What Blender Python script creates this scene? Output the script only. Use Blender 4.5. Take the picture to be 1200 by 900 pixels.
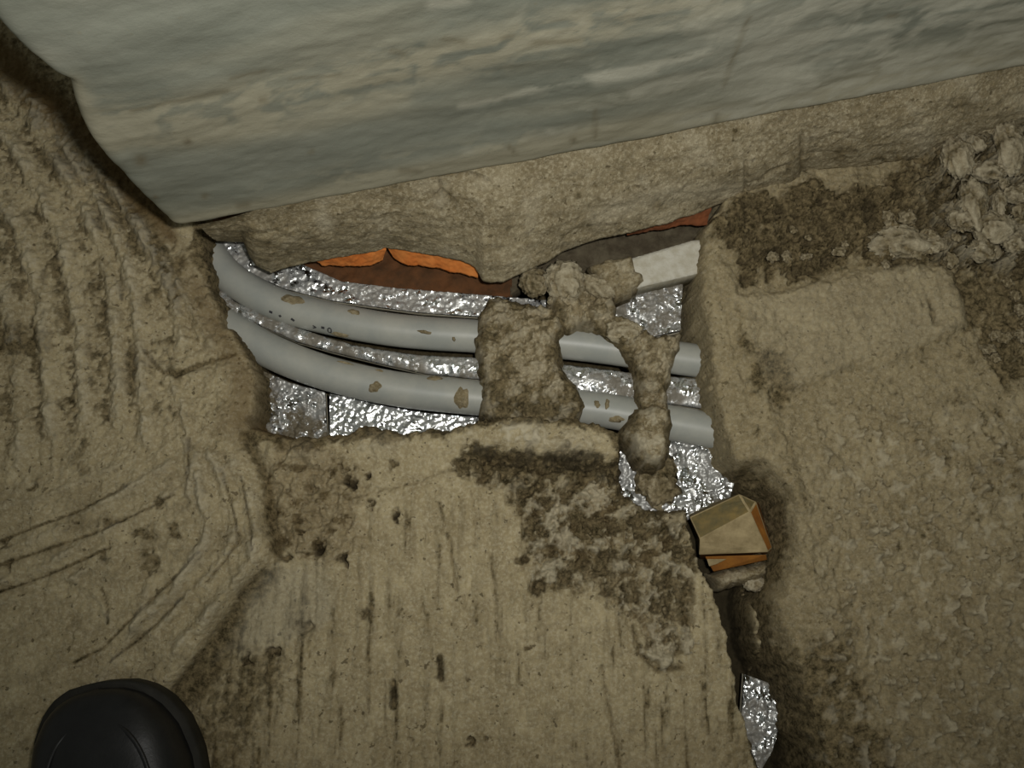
import bpy, bmesh, math, random
import numpy as np
from mathutils import Vector, Matrix

for o in list(bpy.data.objects):
    bpy.data.objects.remove(o)
SC = bpy.context.scene
COL = SC.collection

# ------------------------------------------------------------------ camera
F_PX, CX, CY, CAM_H, TILT = 1200.0, 600.0, 450.0, 0.72, math.radians(12.2)
cam_d = bpy.data.cameras.new('camera')
cam_d.sensor_fit = 'HORIZONTAL'
cam_d.sensor_width = 36.0
cam_d.lens = 36.0 * F_PX / 1200.0
cam_d.clip_start = 0.01
cam = bpy.data.objects.new('camera', cam_d)
cam.location = (0, 0, CAM_H)
cam.rotation_euler = (TILT, 0, 0)
COL.objects.link(cam)
SC.camera = cam

# ------------------------------------------------------------------ world, flash, exposure
world = bpy.data.worlds.new('room_ambient')
SC.world = world
world.use_nodes = True
bg = world.node_tree.nodes['Background']
bg.inputs['Color'].default_value = (0.90, 0.93, 0.80, 1)
bg.inputs['Strength'].default_value = 0.115

fl = bpy.data.lights.new('camera_flash', 'SPOT')
fl.energy = 11.4
fl.color = (1.0, 0.98, 0.92)
fl.shadow_soft_size = 0.012
fl.spot_size = math.radians(112)
fl.spot_blend = 1.0
flash = bpy.data.objects.new('camera_flash', fl)
flash.location = (0.034, 0.03, CAM_H + 0.01)
_aim = Vector((0.06, 0.42, 0.0)) - Vector(flash.location)
flash.rotation_euler = _aim.to_track_quat('-Z', 'Y').to_euler()
COL.objects.link(flash)

vs = SC.view_settings
vs.view_transform = 'Standard'
vs.look = 'None'
vs.gamma = 1.0
vs.use_curve_mapping = False
vs.exposure = 0.27

# ------------------------------------------------------------------ photo pixel <-> place
ST, CT = math.sin(TILT), math.cos(TILT)

def W(u, v, z=0.0):
    """point of the place at height z that the photo shows at pixel (u, v)"""
    up = CY - v
    dx, dy, dz = u - CX, F_PX * ST + up * CT, -F_PX * CT + up * ST
    t = (z - CAM_H) / dz
    return Vector((dx * t, dy * t, z))

def PX(x, y, z):
    """pixel of a point (numpy arrays or floats)"""
    dz = z - CAM_H
    depth = y * ST - dz * CT
    upc = y * CT + dz * ST
    return CX + F_PX * x / depth, CY - F_PX * upc / depth

# ------------------------------------------------------------------ numpy noise
RNG = np.random.RandomState(7)
_perm = RNG.permutation(256).astype(np.int32)
_perm = np.concatenate([_perm, _perm, _perm])
_ang = RNG.rand(256) * 2 * np.pi
_gx, _gy = np.cos(_ang), np.sin(_ang)

def perlin(x, y):
    xi, yi = np.floor(x).astype(np.int32), np.floor(y).astype(np.int32)
    xf, yf = x - xi, y - yi
    xi &= 255; yi &= 255
    def g(ix, iy, fx, fy):
        h = _perm[_perm[ix & 255] + (iy & 255)] & 255
        return _gx[h] * fx + _gy[h] * fy
    su = xf * xf * xf * (xf * (xf * 6 - 15) + 10)
    sv = yf * yf * yf * (yf * (yf * 6 - 15) + 10)
    a = g(xi, yi, xf, yf); b = g(xi + 1, yi, xf - 1, yf)
    c = g(xi, yi + 1, xf, yf - 1); d = g(xi + 1, yi + 1, xf - 1, yf - 1)
    return (a + su * (b - a)) * (1 - sv) + (c + su * (d - c)) * sv

def fbm(x, y, s, o=4, gain=0.5, seed=0.0):
    r = np.zeros_like(x, dtype=float); a = 1.0
    for k in range(o):
        r += a * perlin(x * s + 17.3 * k + seed, y * s - 9.1 * k + seed * 1.7)
        a *= gain; s *= 2.03
    return r

def cells(x, y, s, seed=0):
    """distance to nearest jittered feature point, in cell units"""
    X, Y = x * s, y * s
    xi, yi = np.floor(X).astype(np.int32), np.floor(Y).astype(np.int32)
    best = np.full(X.shape, 9.0)
    for ox in (-1, 0, 1):
        for oy in (-1, 0, 1):
            cx, cy = xi + ox, yi + oy
            h = _perm[_perm[(cx + seed) & 255] + (cy & 255)]
            h2 = _perm[h + 31]
            best = np.minimum(best, np.hypot(cx + h / 255.0 - X, cy + h2 / 255.0 - Y))
    return best

def sstep(a, b, x):
    t = np.clip((x - a) / (b - a), 0, 1)
    return t * t * (3 - 2 * t)

def seg_dist(U, V, pts, closed):
    d = np.full(U.shape, 1e9)
    n = len(pts)
    for i in range(n if closed else n - 1):
        ax, ay = pts[i][0], pts[i][1]
        bx, by = pts[(i + 1) % n][0], pts[(i + 1) % n][1]
        ex, ey = bx - ax, by - ay
        t = np.clip(((U - ax) * ex + (V - ay) * ey) / (ex * ex + ey * ey + 1e-12), 0, 1)
        d = np.minimum(d, (U - ax - t * ex) ** 2 + (V - ay - t * ey) ** 2)
    return np.sqrt(d)

def inside(U, V, pts):
    c = np.zeros(U.shape, bool)
    n = len(pts)
    for i in range(n):
        ax, ay = pts[i]; bx, by = pts[(i + 1) % n]
        if ay == by: continue
        k = ((ay > V) != (by > V)) & (U < (bx - ax) * (V - ay) / (by - ay) + ax)
        c ^= k
    return c

def sdf(U, V, pts, m=80):
    """signed distance, positive inside, clipped at -m"""
    P = np.array(pts, float)
    out = np.full(U.shape, -float(m))
    w = (U > P[:, 0].min() - m) & (U < P[:, 0].max() + m) & (V > P[:, 1].min() - m) & (V < P[:, 1].max() + m)
    u, v = U[w], V[w]
    d = seg_dist(u, v, pts, True)
    out[w] = np.where(inside(u, v, pts), d, -np.minimum(d, m))
    return out

def line(U, V, pts, width):
    """gaussian ridge along a polyline"""
    m = width * 3
    P = np.array(pts, float)
    out = np.zeros(U.shape)
    w = (U > P[:, 0].min() - m) & (U < P[:, 0].max() + m) & (V > P[:, 1].min() - m) & (V < P[:, 1].max() + m)
    d = seg_dist(U[w], V[w], pts, False)
    out[w] = np.exp(-(d / width) ** 2)
    return out

def blob(U, V, u, v, r, ry=None):
    ry = ry or r
    return np.exp(-((U - u) / r) ** 2 - ((V - v) / ry) ** 2)

# ------------------------------------------------------------------ materials
def new_mat(name):
    m = bpy.data.materials.new(name)
    m.use_nodes = True
    nt = m.node_tree
    b = nt.nodes['Principled BSDF']
    return m, nt, b

def N(nt, t, **kw):
    n = nt.nodes.new(t)
    for k, v in kw.items():
        setattr(n, k, v)
    return n

def noise_node(nt, scale, detail=4, rough=0.55, stretch=None, dist=0.0):
    tc = N(nt, 'ShaderNodeTexCoord')
    n = N(nt, 'ShaderNodeTexNoise')
    n.inputs['Scale'].default_value = scale
    n.inputs['Detail'].default_value = detail
    n.inputs['Roughness'].default_value = rough
    n.inputs['Distortion'].default_value = dist
    if stretch:
        mp = N(nt, 'ShaderNodeMapping')
        mp.inputs['Scale'].default_value = stretch
        nt.links.new(tc.outputs['Object'], mp.inputs['Vector'])
        nt.links.new(mp.outputs['Vector'], n.inputs['Vector'])
    else:
        nt.links.new(tc.outputs['Object'], n.inputs['Vector'])
    return n.outputs['Fac']

def ramp(nt, fac, stops):
    r = N(nt, 'ShaderNodeValToRGB')
    e = r.color_ramp.elements
    while len(e) > len(stops): e.remove(e[-1])
    while len(e) < len(stops): e.new(0.5)
    for k, (p, c) in enumerate(stops):
        e[k].position = p
        e[k].color = (c[0], c[1], c[2], 1) if hasattr(c, '__len__') else (c, c, c, 1)
    nt.links.new(fac, r.inputs['Fac'])
    return r.outputs['Color']

def mixc(nt, fac, a, b, mode='MIX'):
    m = N(nt, 'ShaderNodeMix', data_type='RGBA', blend_type=mode)
    def put(sock, v):
        if hasattr(v, 'is_output'): nt.links.new(v, sock)
        elif hasattr(v, '__len__'): sock.default_value = (v[0], v[1], v[2], 1)
        else: sock.default_value = v
    put(m.inputs['Factor'], fac); put(m.inputs['A'], a); put(m.inputs['B'], b)
    return m.outputs['Result']

def attr(nt, name):
    a = N(nt, 'ShaderNodeAttribute')
    a.attribute_name = name
    return a.outputs['Fac']

def bump(nt, b, parts):
    prev = None
    for h, strength, dist in parts:
        n = N(nt, 'ShaderNodeBump')
        n.inputs['Strength'].default_value = strength
        n.inputs['Distance'].default_value = dist
        nt.links.new(h, n.inputs['Height'])
        if prev: nt.links.new(prev, n.inputs['Normal'])
        prev = n.outputs['Normal']
    nt.links.new(prev, b.inputs['Normal'])

def mat_screed(name='sand_cement_screed', tan=(0.47, 0.395, 0.24), dark=(0.33, 0.27, 0.155)):
    m, nt, b = new_mat(name)
    c = mixc(nt, ramp(nt, noise_node(nt, 26, 6, 0.62), [(0.36, 0.0), (0.66, 1.0)]), dark, tan)
    c = mixc(nt, ramp(nt, noise_node(nt, 120, 5, 0.7), [(0.36, 0.0), (0.64, 0.55)]), c, (0.22, 0.175, 0.10))
    c = mixc(nt, ramp(nt, noise_node(nt, 420, 3, 0.7), [(0.46, 0.0), (0.66, 0.55)]), c, (0.54, 0.48, 0.34))
    c = mixc(nt, ramp(nt, noise_node(nt, 230, 2, 0.5), [(0.66, 0.0), (0.71, 0.8)]), c, (0.10, 0.078, 0.042))
    dirt_shade = mixc(nt, ramp(nt, noise_node(nt, 200, 5, 0.75), [(0.36, 0.0), (0.66, 1.0)]), (0.036, 0.028, 0.012), (0.25, 0.195, 0.105))
    c = mixc(nt, attr(nt, 'dirt_shade'), c, dirt_shade)
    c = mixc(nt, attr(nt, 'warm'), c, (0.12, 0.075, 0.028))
    c = mixc(nt, attr(nt, 'pale'), c, (0.52, 0.47, 0.35))
    c = mixc(nt, attr(nt, 'grey'), c, (0.40, 0.37, 0.28))
    c = mixc(nt, attr(nt, 'deep_shade'), c, (0.028, 0.022, 0.012))  # near-black shade put into the colour of crack, trench, crevice and pits
    nt.links.new(c, b.inputs['Base Color'])
    b.inputs['Roughness'].default_value = 0.92
    b.inputs['Specular IOR Level'].default_value = 0.15
    bump(nt, b, [(noise_node(nt, 520, 5, 0.7), 0.7, 0.0016), (noise_node(nt, 190, 4, 0.6), 0.5, 0.003)])
    return m

def mat_plaster():
    m, nt, b = new_mat('grey_lime_plaster')
    c = mixc(nt, ramp(nt, noise_node(nt, 9, 6, 0.65, (1, 1, 1.7)), [(0.35, 0.0), (0.7, 1.0)]),
             (0.195, 0.205, 0.166), (0.255, 0.260, 0.212))
    c = mixc(nt, attr(nt, 'beige'), c, (0.385, 0.358, 0.262))
    c = mixc(nt, attr(nt, 'pale'), c, (0.44, 0.43, 0.35))
    c = mixc(nt, attr(nt, 'dirt_shade'), c, (0.17, 0.145, 0.09))
    c = mixc(nt, ramp(nt, noise_node(nt, 230, 4, 0.7), [(0.62, 0.0), (0.76, 0.5)]), c, (0.20, 0.18, 0.12))
    nt.links.new(c, b.inputs['Base Color'])
    b.inputs['Roughness'].default_value = 0.75
    b.inputs['Specular IOR Level'].default_value = 0.2
    bump(nt, b, [(noise_node(nt, 380, 4, 0.6), 0.3, 0.0006), (noise_node(nt, 70, 5, 0.6, (1, 1, 1.6)), 0.22, 0.002)])
    return m

def mat_foil():
    m, nt, b = new_mat('aluminium_foil_facing')
    d = ramp(nt, noise_node(nt, 90, 6, 0.75), [(0.42, 0.0), (0.52, 1.0)])
    add = N(nt, 'ShaderNodeMath', operation='MULTIPLY')
    nt.links.new(d, add.inputs[0]); nt.links.new(attr(nt, 'dirt_shade'), add.inputs[1])
    c = mixc(nt, add.outputs[0], (0.74, 0.76, 0.77), (0.125, 0.103, 0.066))
    nt.links.new(c, b.inputs['Base Color'])
    inv = N(nt, 'ShaderNodeMath', operation='SUBTRACT'); inv.inputs[0].default_value = 1.0
    nt.links.new(add.outputs[0], inv.inputs[1])
    nt.links.new(inv.outputs[0], b.inputs['Metallic'])
    r = N(nt, 'ShaderNodeMath', operation='MULTIPLY_ADD')
    nt.links.new(add.outputs[0], r.inputs[0]); r.inputs[1].default_value = 0.6; r.inputs[2].default_value = 0.11
    nt.links.new(r.outputs[0], b.inputs['Roughness'])
    bump(nt, b, [(noise_node(nt, 330, 3, 0.6), 0.5, 0.0014)])
    return m

def mat_simple(name, col, col2, scale, rough=0.6, spec=0.3, bmp=None):
    m, nt, b = new_mat(name)
    c = mixc(nt, ramp(nt, noise_node(nt, scale, 5, 0.65), [(0.38, 0.0), (0.64, 1.0)]), col, col2)
    nt.links.new(c, b.inputs['Base Color'])
    b.inputs['Roughness'].default_value = rough
    b.inputs['Specular IOR Level'].default_value = spec
    if bmp: bump(nt, b, [(noise_node(nt, bmp[0], 4, 0.65), bmp[1], bmp[2])])
    return m

M_SCREED = mat_screed()
M_RENDER = mat_screed('coarse_wall_render', (0.31, 0.262, 0.165), (0.205, 0.168, 0.10))
M_MORTAR = mat_screed('crumbly_mortar', (0.38, 0.315, 0.195), (0.19, 0.148, 0.08))
M_PLASTER = mat_plaster()
M_FOIL = mat_foil()
M_PIPE = mat_simple('grey_plastic_pipe', (0.30, 0.31, 0.285), (0.36, 0.36, 0.32), 40, 0.42, 0.4, (900, 0.08, 0.0004))
M_INK = mat_simple('black_ink', (0.03, 0.03, 0.035), (0.06, 0.06, 0.06), 300, 0.6)
M_FOAM = mat_simple('white_foam_core', (0.52, 0.50, 0.43), (0.42, 0.39, 0.31), 160, 0.85, 0.2, (700, 0.5, 0.0008))
M_FOAMEDGE = mat_simple('grey_foam_edge', (0.36, 0.34, 0.27), (0.28, 0.25, 0.18), 120, 0.85, 0.2, (500, 0.4, 0.0008))
M_CLAY = mat_simple('orange_fired_clay', (0.58, 0.17, 0.035), (0.66, 0.24, 0.06), 60, 0.85, 0.2, (420, 0.4, 0.001))
M_CLAYDK = mat_simple('dark_brown_clay', (0.13, 0.055, 0.022), (0.075, 0.038, 0.018), 70, 0.9, 0.15, (300, 0.5, 0.0015))  # dark brown for the core, brick undersides and bed
M_REDBRICK = mat_simple('dull_red_clay', (0.22, 0.075, 0.03), (0.14, 0.055, 0.025), 60, 0.9, 0.15, (420, 0.4, 0.001))
M_SOIL = mat_simple('dark_concrete_base', (0.07, 0.055, 0.035), (0.12, 0.10, 0.065), 90, 0.9, 0.15, (260, 0.6, 0.002))  # dark brown for the floor base and right-hand bed
M_STONE = mat_simple('tan_stone', (0.38, 0.30, 0.165), (0.24, 0.185, 0.095), 75, 0.8, 0.2, (320, 0.3, 0.0008))
M_STONETOP = mat_simple('weathered_stone', (0.12, 0.10, 0.048), (0.21, 0.15, 0.055), 90, 0.85, 0.2, (240, 0.5, 0.0012))
M_RUST = mat_simple('rusty_stone_edge', (0.30, 0.125, 0.022), (0.22, 0.085, 0.018), 90, 0.8, 0.2, (300, 0.4, 0.001))
M_LEATHER = mat_simple('black_leather', (0.006, 0.006, 0.0065), (0.010, 0.010, 0.0105), 60, 0.42, 0.4, (350, 0.25, 0.0006))
M_SOLE = mat_simple('black_rubber_sole', (0.013, 0.012, 0.009), (0.022, 0.020, 0.015), 60, 0.7, 0.25, (300, 0.3, 0.0006))

# ------------------------------------------------------------------ object helpers
def tag(o, label=None, cat=None, group=None, kind=None):
    for k, v in (('label', label), ('category', cat), ('group', group), ('kind', kind)):
        if v: o[k] = v
    return o

def mesh_obj(name, verts, faces, mats, parent=None, attrs=None, smooth=True, fmat=None):
    me = bpy.data.meshes.new(name)
    verts = np.asarray(verts, dtype=np.float32)
    if isinstance(faces, np.ndarray) and faces.ndim == 2:
        k = faces.shape[1]
        me.vertices.add(len(verts)); me.vertices.foreach_set('co', verts.ravel())
        me.loops.add(faces.size); me.loops.foreach_set('vertex_index', faces.ravel().astype(np.int32))
        me.polygons.add(len(faces))
        me.polygons.foreach_set('loop_start', (np.arange(len(faces)) * k).astype(np.int32))
        me.update(calc_edges=True)
    else:
        me.from_pydata([tuple(v) for v in verts], [], [tuple(f) for f in faces])
        me.update()
    if attrs:
        for n, a in attrs.items():
            at = me.attributes.new(n, 'FLOAT', 'POINT')
            at.data.foreach_set('value', np.clip(a, 0, 1).astype(np.float32).ravel())
    me.polygons.foreach_set('use_smooth', np.full(len(me.polygons), smooth))
    for m in (mats if isinstance(mats, (list, tuple)) else [mats]):
        me.materials.append(m)
    if fmat is not None:
        me.polygons.foreach_set('material_index', np.asarray(fmat, dtype=np.int32))
    me.validate()
    o = bpy.data.objects.new(name, me)
    COL.objects.link(o)
    if parent: o.parent = parent
    return o

def empty(name, loc=(0, 0, 0)):
    o = bpy.data.objects.new(name, None)
    o.empty_display_size = 0.02
    o.location = loc
    COL.objects.link(o)
    return o

def grid_faces(nr, nc):
    i = np.arange(nr * nc).reshape(nr, nc)
    return np.stack([i[:-1, :-1], i[:-1, 1:], i[1:, 1:], i[1:, :-1]], -1).reshape(-1, 4)

def plate(name, poly_px, z_ref, z_bot, res, zfun, mats, parent=None, attrf=None, zpx=None):
    """a solid whose outline is the polygon and whose top is the height field zfun(x, y, d); d = metres inside the edge.
    mats = (top, side)"""
    P = [W(u, v, z_ref) for u, v in poly_px]
    P = [(p.x, p.y) for p in P]
    A = np.array(P)
    xs = np.arange(A[:, 0].min() - 2 * res, A[:, 0].max() + 3 * res, res)
    ys = np.arange(A[:, 1].min() - 2 * res, A[:, 1].max() + 3 * res, res)
    X, Y = np.meshgrid(xs, ys)
    ins = inside(X, Y, P)
    # snap outside verts onto outline
    Xs, Ys = X.copy(), Y.copy()
    bd = np.full(X.shape, 1e9)
    n = len(P)
    for i in range(n):
        ax, ay = P[i]; bx, by = P[(i + 1) % n]
        ex, ey = bx - ax, by - ay
        t = np.clip(((X - ax) * ex + (Y - ay) * ey) / (ex * ex + ey * ey + 1e-15), 0, 1)
        qx, qy = ax + t * ex, ay + t * ey
        d = np.hypot(X - qx, Y - qy)
        k = d < bd
        bd = np.where(k, d, bd)
        Xs = np.where(k & ~ins, qx, Xs); Ys = np.where(k & ~ins, qy, Ys)
    D = np.where(ins, bd, 0.0)
    f = grid_faces(*X.shape)
    keep = ins.ravel()[f].any(1)
    f = f[keep]
    used = np.unique(f)
    remap = np.full(X.size, -1); remap[used] = np.arange(len(used))
    f = remap[f]
    x, y, d = Xs.ravel()[used], Ys.ravel()[used], D.ravel()[used]
    z = zfun(x, y, d)
    top = np.stack([x, y, z], 1)
    bot = np.stack([x, y, np.full_like(x, z_bot)], 1)
    nv = len(x)
    # boundary edges
    e = np.concatenate([f[:, [0, 1]], f[:, [1, 2]], f[:, [2, 3]], f[:, [3, 0]]])
    key = np.sort(e, 1); kk = key[:, 0] * nv + key[:, 1]
    uq, inv, cnt = np.unique(kk, return_inverse=True, return_counts=True)
    be = e[cnt[inv] == 1]
    side = np.stack([be[:, 1], be[:, 0], be[:, 0] + nv, be[:, 1] + nv], 1)
    faces = np.concatenate([f, side, f[:, ::-1] + nv])
    fm = np.concatenate([np.zeros(len(f)), np.ones(len(side) + len(f))]).astype(np.int32)
    attrs = None
    if attrf:
        a = attrf(x, y, d)
        attrs = {k: np.concatenate([v, v]) for k, v in a.items()}
    if not isinstance(mats, (list, tuple)): mats = [mats, mats]
    o = mesh_obj(name, np.concatenate([top, bot]), faces, list(mats), parent, attrs, True, fm)
    return o

def lump(name, u, v, z, r, sc=(1, 1, 1), seed=0, mat=None, rough=0.28, rz=0.0, parent=None, dirt_shade=0.3, sub=4, pale=0.0):
    """a crumbly lump: noisy squashed ball resting at (pixel, z)"""
    bm = bmesh.new()
    bmesh.ops.create_icosphere(bm, subdivisions=sub, radius=1.0)
    co = np.array([q.co[:] for q in bm.verts])
    fc = [[q.index for q in f.verts] for f in bm.faces]
    bm.free()
    n = (fbm(co[:, 0] + co[:, 2] * 0.7 + seed, co[:, 1] - co[:, 2] * 0.6, 1.3, 2, 0.5, seed)
         + 0.9 * fbm(co[:, 1] - co[:, 2] + seed, co[:, 0] + co[:, 2], 3.1, 4, 0.7, seed + 3))
    co = co * (1 + rough * n)[:, None] * np.array(sc) * r
    c, s = math.cos(rz), math.sin(rz)
    co = np.stack([co[:, 0] * c - co[:, 1] * s, co[:, 0] * s + co[:, 1] * c, co[:, 2]], 1)
    p = W(u, v, z)
    dn = np.clip(0.5 + 0.9 * n, 0, 1)
    o = mesh_obj(name, co, np.array(fc), mat or M_MORTAR, parent,
                 {'dirt_shade': dirt_shade * (1 - dn) * 1.5, 'warm': 0 * n, 'pale': pale * dn, 'grey': 0 * n})
    o.location = p if parent is None else p - parent.location
    return o

# ================================================================== THE FLOOR
Z_BASE = -0.075
sub = bpy.data.meshes.new('floor')
bm = bmesh.new()
bmesh.ops.create_grid(bm, x_segments=60, y_segments=60, size=1.0)
for q in bm.verts:
    q.co = Vector((q.co.x * 1.7, 0.2 + q.co.y * 1.7, Z_BASE))
bm.to_mesh(sub); bm.free()
sub.materials.append(M_SOIL)
floor = bpy.data.objects.new('floor', sub); COL.objects.link(floor)
tag(floor, 'rough concrete floor base under the broken screed', 'floor', kind='structure')

def axis(a, b, step, lo, hi):
    mid = np.arange(a, b, step)
    l, r = [], []
    d, x = step, a
    while x > lo: d = min(d * 1.22, 0.08); x -= d; l.append(x)
    d, x = step, mid[-1]
    while x < hi: d = min(d * 1.22, 0.08); x += d; r.append(x)
    return np.concatenate([l[::-1], mid, r])

gx = axis(-0.45, 0.45, 0.00105, -1.6, 1.6)
gy = axis(-0.15, 0.47, 0.00105, -1.4, 1.8)
X, Y = np.meshgrid(gx, gy)
U, V = PX(X, Y, 0.0)
far = (Y > 1.2) | (Y < -0.6) | (np.abs(X) > 1.0)
U = np.where(far, -5000, U); V = np.where(far, -5000, V)

TRENCH = [(240, 256), (243, 286), (246, 330), (262, 373), (284, 399), (299, 430), (301, 470), (294, 490), (310, 503), (334, 507),
          (372, 509), (420, 497), (470, 499), (520, 492), (548, 484), (600, 474), (680, 480), (712, 490), (736, 500), (738, 545), (742, 570),
          (762, 586), (790, 592), (842, 584), (878, 582), (862, 560), (843, 541), (829, 500), (821, 450), (815, 412), (812, 378),
          (808, 340), (815, 300), (824, 262), (836, 246), (850, 215), (700, 215), (450, 235), (300, 240)]
CRACK = [(808, 594), (818, 650), (840, 693), (857, 753), (870, 827), (893, 900), (915, 980), (955, 980), (938, 890), (921, 828), (900, 780),
         (886, 735), (884, 700), (900, 660), (898, 588), (880, 570), (840, 570)]
LEFT = [(-2000, -2500), (205, -600), (205, 262), (262, 373), (301, 440), (298, 490), (287, 520), (308, 560), (316, 610), (325, 650), (285, 690),
        (235, 765), (190, 820), (150, 960), (100, 3500), (-2000, 3500)]
RIGHTB = [(825, 246), (785, 340), (800, 500), (820, 545), (880, 575), (905, 650), (888, 700), (905, 800), (920, 900), (1000, 1500), (3500, 3500), (4500, -1500), (900, -900)]

jit = 7 * fbm(X, Y, 55, 4, 0.55, 2.0) + 2.5 * fbm(X, Y, 240, 2, 0.5, 5.0)
d_tr = sdf(U, V, TRENCH, 110) + jit
d_ck = sdf(U, V, CRACK, 110) + jit * 0.8
d_lf = sdf(U, V, LEFT, 120)
d_rt = sdf(U, V, RIGHTB, 120)
hole = np.maximum(d_tr, d_ck)
is_r = d_rt > 0
is_l = (d_lf > 0) & ~is_r

n_big = fbm(X, Y, 6.5, 3, 0.5, 1.0)
n_mid = fbm(X, Y, 38, 4, 0.55, 3.0)
n_fin = fbm(X, Y, 190, 3, 0.65, 4.0)
Uj = U + 9 * fbm(X, Y, 120, 3, 0.6, 6.0); Vj = V + 9 * fbm(X, Y, 120, 3, 0.6, 7.0)

# --- slab levels
Hh = 0.004 * n_big + 0.0026 * n_mid + 0.0017 * n_fin
Hh += np.where(is_r, 0.005, 0.0)
dirt_shade = np.zeros(X.shape); warm = np.zeros(X.shape); pale = np.zeros(X.shape); grey = np.zeros(X.shape)  # besides real dirt, the first mask carries shade painted into hollows

# --- left slab: trowel ridges running down through the doorway
Lm = sstep(-6, 12, d_lf)
ridges = [
    ([(-20, 120), (30, 190), (75, 280), (95, 380), (100, 500)], 9, 2.4), ([(0, 90), (55, 165), (105, 250), (135, 340), (140, 500)], 9, 2.6),
    ([(30, 110), (85, 180), (130, 255), (155, 330), (167, 420), (170, 515)], 8, 3.0),
    ([(60, 130), (110, 195), (143, 235), (160, 265), (185, 310), (205, 350), (215, 400)], 7, 3.0),
    ([(150, 240), (175, 275), (200, 320), (230, 370), (247, 405)], 5, 2.4),
    ([(-20, 200), (25, 270), (50, 350), (60, 500), (62, 540)], 9, 2.4), ([(-20, 290), (10, 350), (22, 440), (25, 540)], 9, 2.2),
    ([(-30, 380), (-12, 460), (-10, 540)], 8, 2.2),
    ([(205, 455), (215, 480), (222, 520), (224, 580)], 5, 2.2), ([(165, 410), (190, 430), (205, 455)], 4, 1.0),
    ([(220, 440), (250, 430), (290, 425)], 4, 0.8),
    ([(228, 535), (238, 580), (245, 625), (235, 650), (205, 690), (160, 735)], 8, 3.2), ([(250, 532), (268, 575), (278, 620), (268, 655), (235, 690), (180, 745)], 9, 3.4),
    ([(275, 545), (296, 590), (304, 630), (296, 665), (262, 705), (210, 760)], 9, 3.4),
    ([(-20, 655), (60, 625), (140, 580), (200, 545)], 6, 1.6), ([(-20, 690), (60, 660), (130, 620), (180, 590), (205, 578)], 5, 1.8),
    ([(-20, 712), (60, 690), (130, 655)], 4, 1.4), ([(90, 680), (118, 700), (128, 722)], 5, 1.6),
    ([(110, 810), (140, 765), (165, 725), (178, 680)], 6, 1.4), ([(-20, 600), (60, 580), (140, 545)], 5, 1.0)]
rsum = np.zeros(X.shape); groove = np.zeros(X.shape)
for pts, w, h in ridges:
    k = line(U + 0.4 * (Uj - U), V, pts, w * 0.8) * (1 + 0.9 * n_mid)
    Hh += Lm * 0.0014 * h * k
    rsum += h * k / 3.0
    if pts[-1][1] < 560: groove = np.maximum(groove, line(U + 14 + 0.5 * (Uj - U), V, pts, w * 0.65))
for pts, w, h in [([(236, 648), (200, 682), (160, 722)], 2.2, 1.6), ([(262, 552), (272, 590), (283, 632), (268, 655), (245, 682)], 2.2, 2.0),
                  ([(284, 560), (292, 600), (300, 645)], 2.0, 1.8), ([(170, 412), (190, 436), (206, 438), (240, 425), (275, 415)], 3, 1.6),
                  ([(222, 515), (222, 560)], 3, 2.2), ([(-20, 700), (60, 672), (130, 642)], 2, 1.2), ([(-20, 668), (50, 645), (120, 622), (205, 580)], 2, 1.4),
                  ([(-20, 640), (90, 600), (150, 570)], 1.8, 1.2), ([(88, 776), (120, 760), (165, 715)], 2, 1.2), ([(120, 690), (128, 715), (127, 730)], 2, 1.2), ([(215, 700), (180, 735), (130, 775)], 2, 1.6), ([(180, 280), (205, 350)], 6, 1.2)]:
    k = line(U, V, pts, w)
    Hh -= Lm * 0.0011 * h * k
    dirt_shade = np.maximum(dirt_shade, 0.85 * k * Lm)  # shade of the grooves painted in along with the cut
Hh += Lm * (0.009 * sstep(60, 0, d_lf) * sstep(560, 640, V))          # raised lip above the lower screed
rg = Lm * sstep(540, 480, V)
dirt_shade += rg * 0.52 * groove * sstep(-0.45, 0.25, n_mid + 0.5 * n_fin); Hh -= rg * 0.0016 * groove  # painted shade beside each ridge, plus a shallow cut
pale += Lm * 0.40 * np.clip(rsum, 0, 1) * sstep(-0.3, 0.3, n_mid + n_fin)  # crests lightened in colour to stand in for light on the ridges
dirt_shade += rg * 0.30 * (1 - np.clip(2.0 * rsum, 0, 1)) * sstep(-0.35, 0.3, n_mid + 0.6 * n_fin) * sstep(260, 180, U)  # shade between the ridges painted darker
Hh += rg * 0.0020 * fbm(X, Y, 130, 3, 0.65, 8.0)
dirt_shade += Lm * 0.40 * sstep(0.0, 0.55, fbm(X * 1.6, Y, 34, 4, 0.6, 11.0)) * sstep(760, 500, V)
dirt_shade += 0.8 * blob(U, V, 15, 395, 26, 20) + 0.5 * blob(U, V, 30, 410, 22, 16)
dirt_shade += Lm * 0.55 * sstep(70, 5, seg_dist(U, V, [(-60, 40), (40, 110), (100, 175), (205, 268)], False)) * sstep(-0.5, 0.2, n_mid + 0.3)
warm += Lm * 0.8 * sstep(30, 4, seg_dist(U, V, [(-40, 20), (30, 95), (95, 150), (150, 215), (200, 262)], False) + 12 * n_mid)  # brown cast shadow of the wall edge painted on, over floor dirt
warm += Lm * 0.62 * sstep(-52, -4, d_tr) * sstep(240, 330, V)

for u, v, r, ry in [(175, 660, 13, 18), (130, 612, 12, 8), (165, 625, 16, 9), (205, 622, 8, 10), (125, 655, 7, 8), (6, 636, 6, 6), (8, 660, 6, 6), (88, 613, 4, 3), (40, 572, 4, 4), (185, 590, 7, 6)]:
    k = sstep(1.3, 0.6, np.hypot((Uj - u) / r, (Vj - v) / ry))
    dirt_shade += 0.7 * k * Lm; Hh -= 0.0022 * k * Lm
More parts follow.
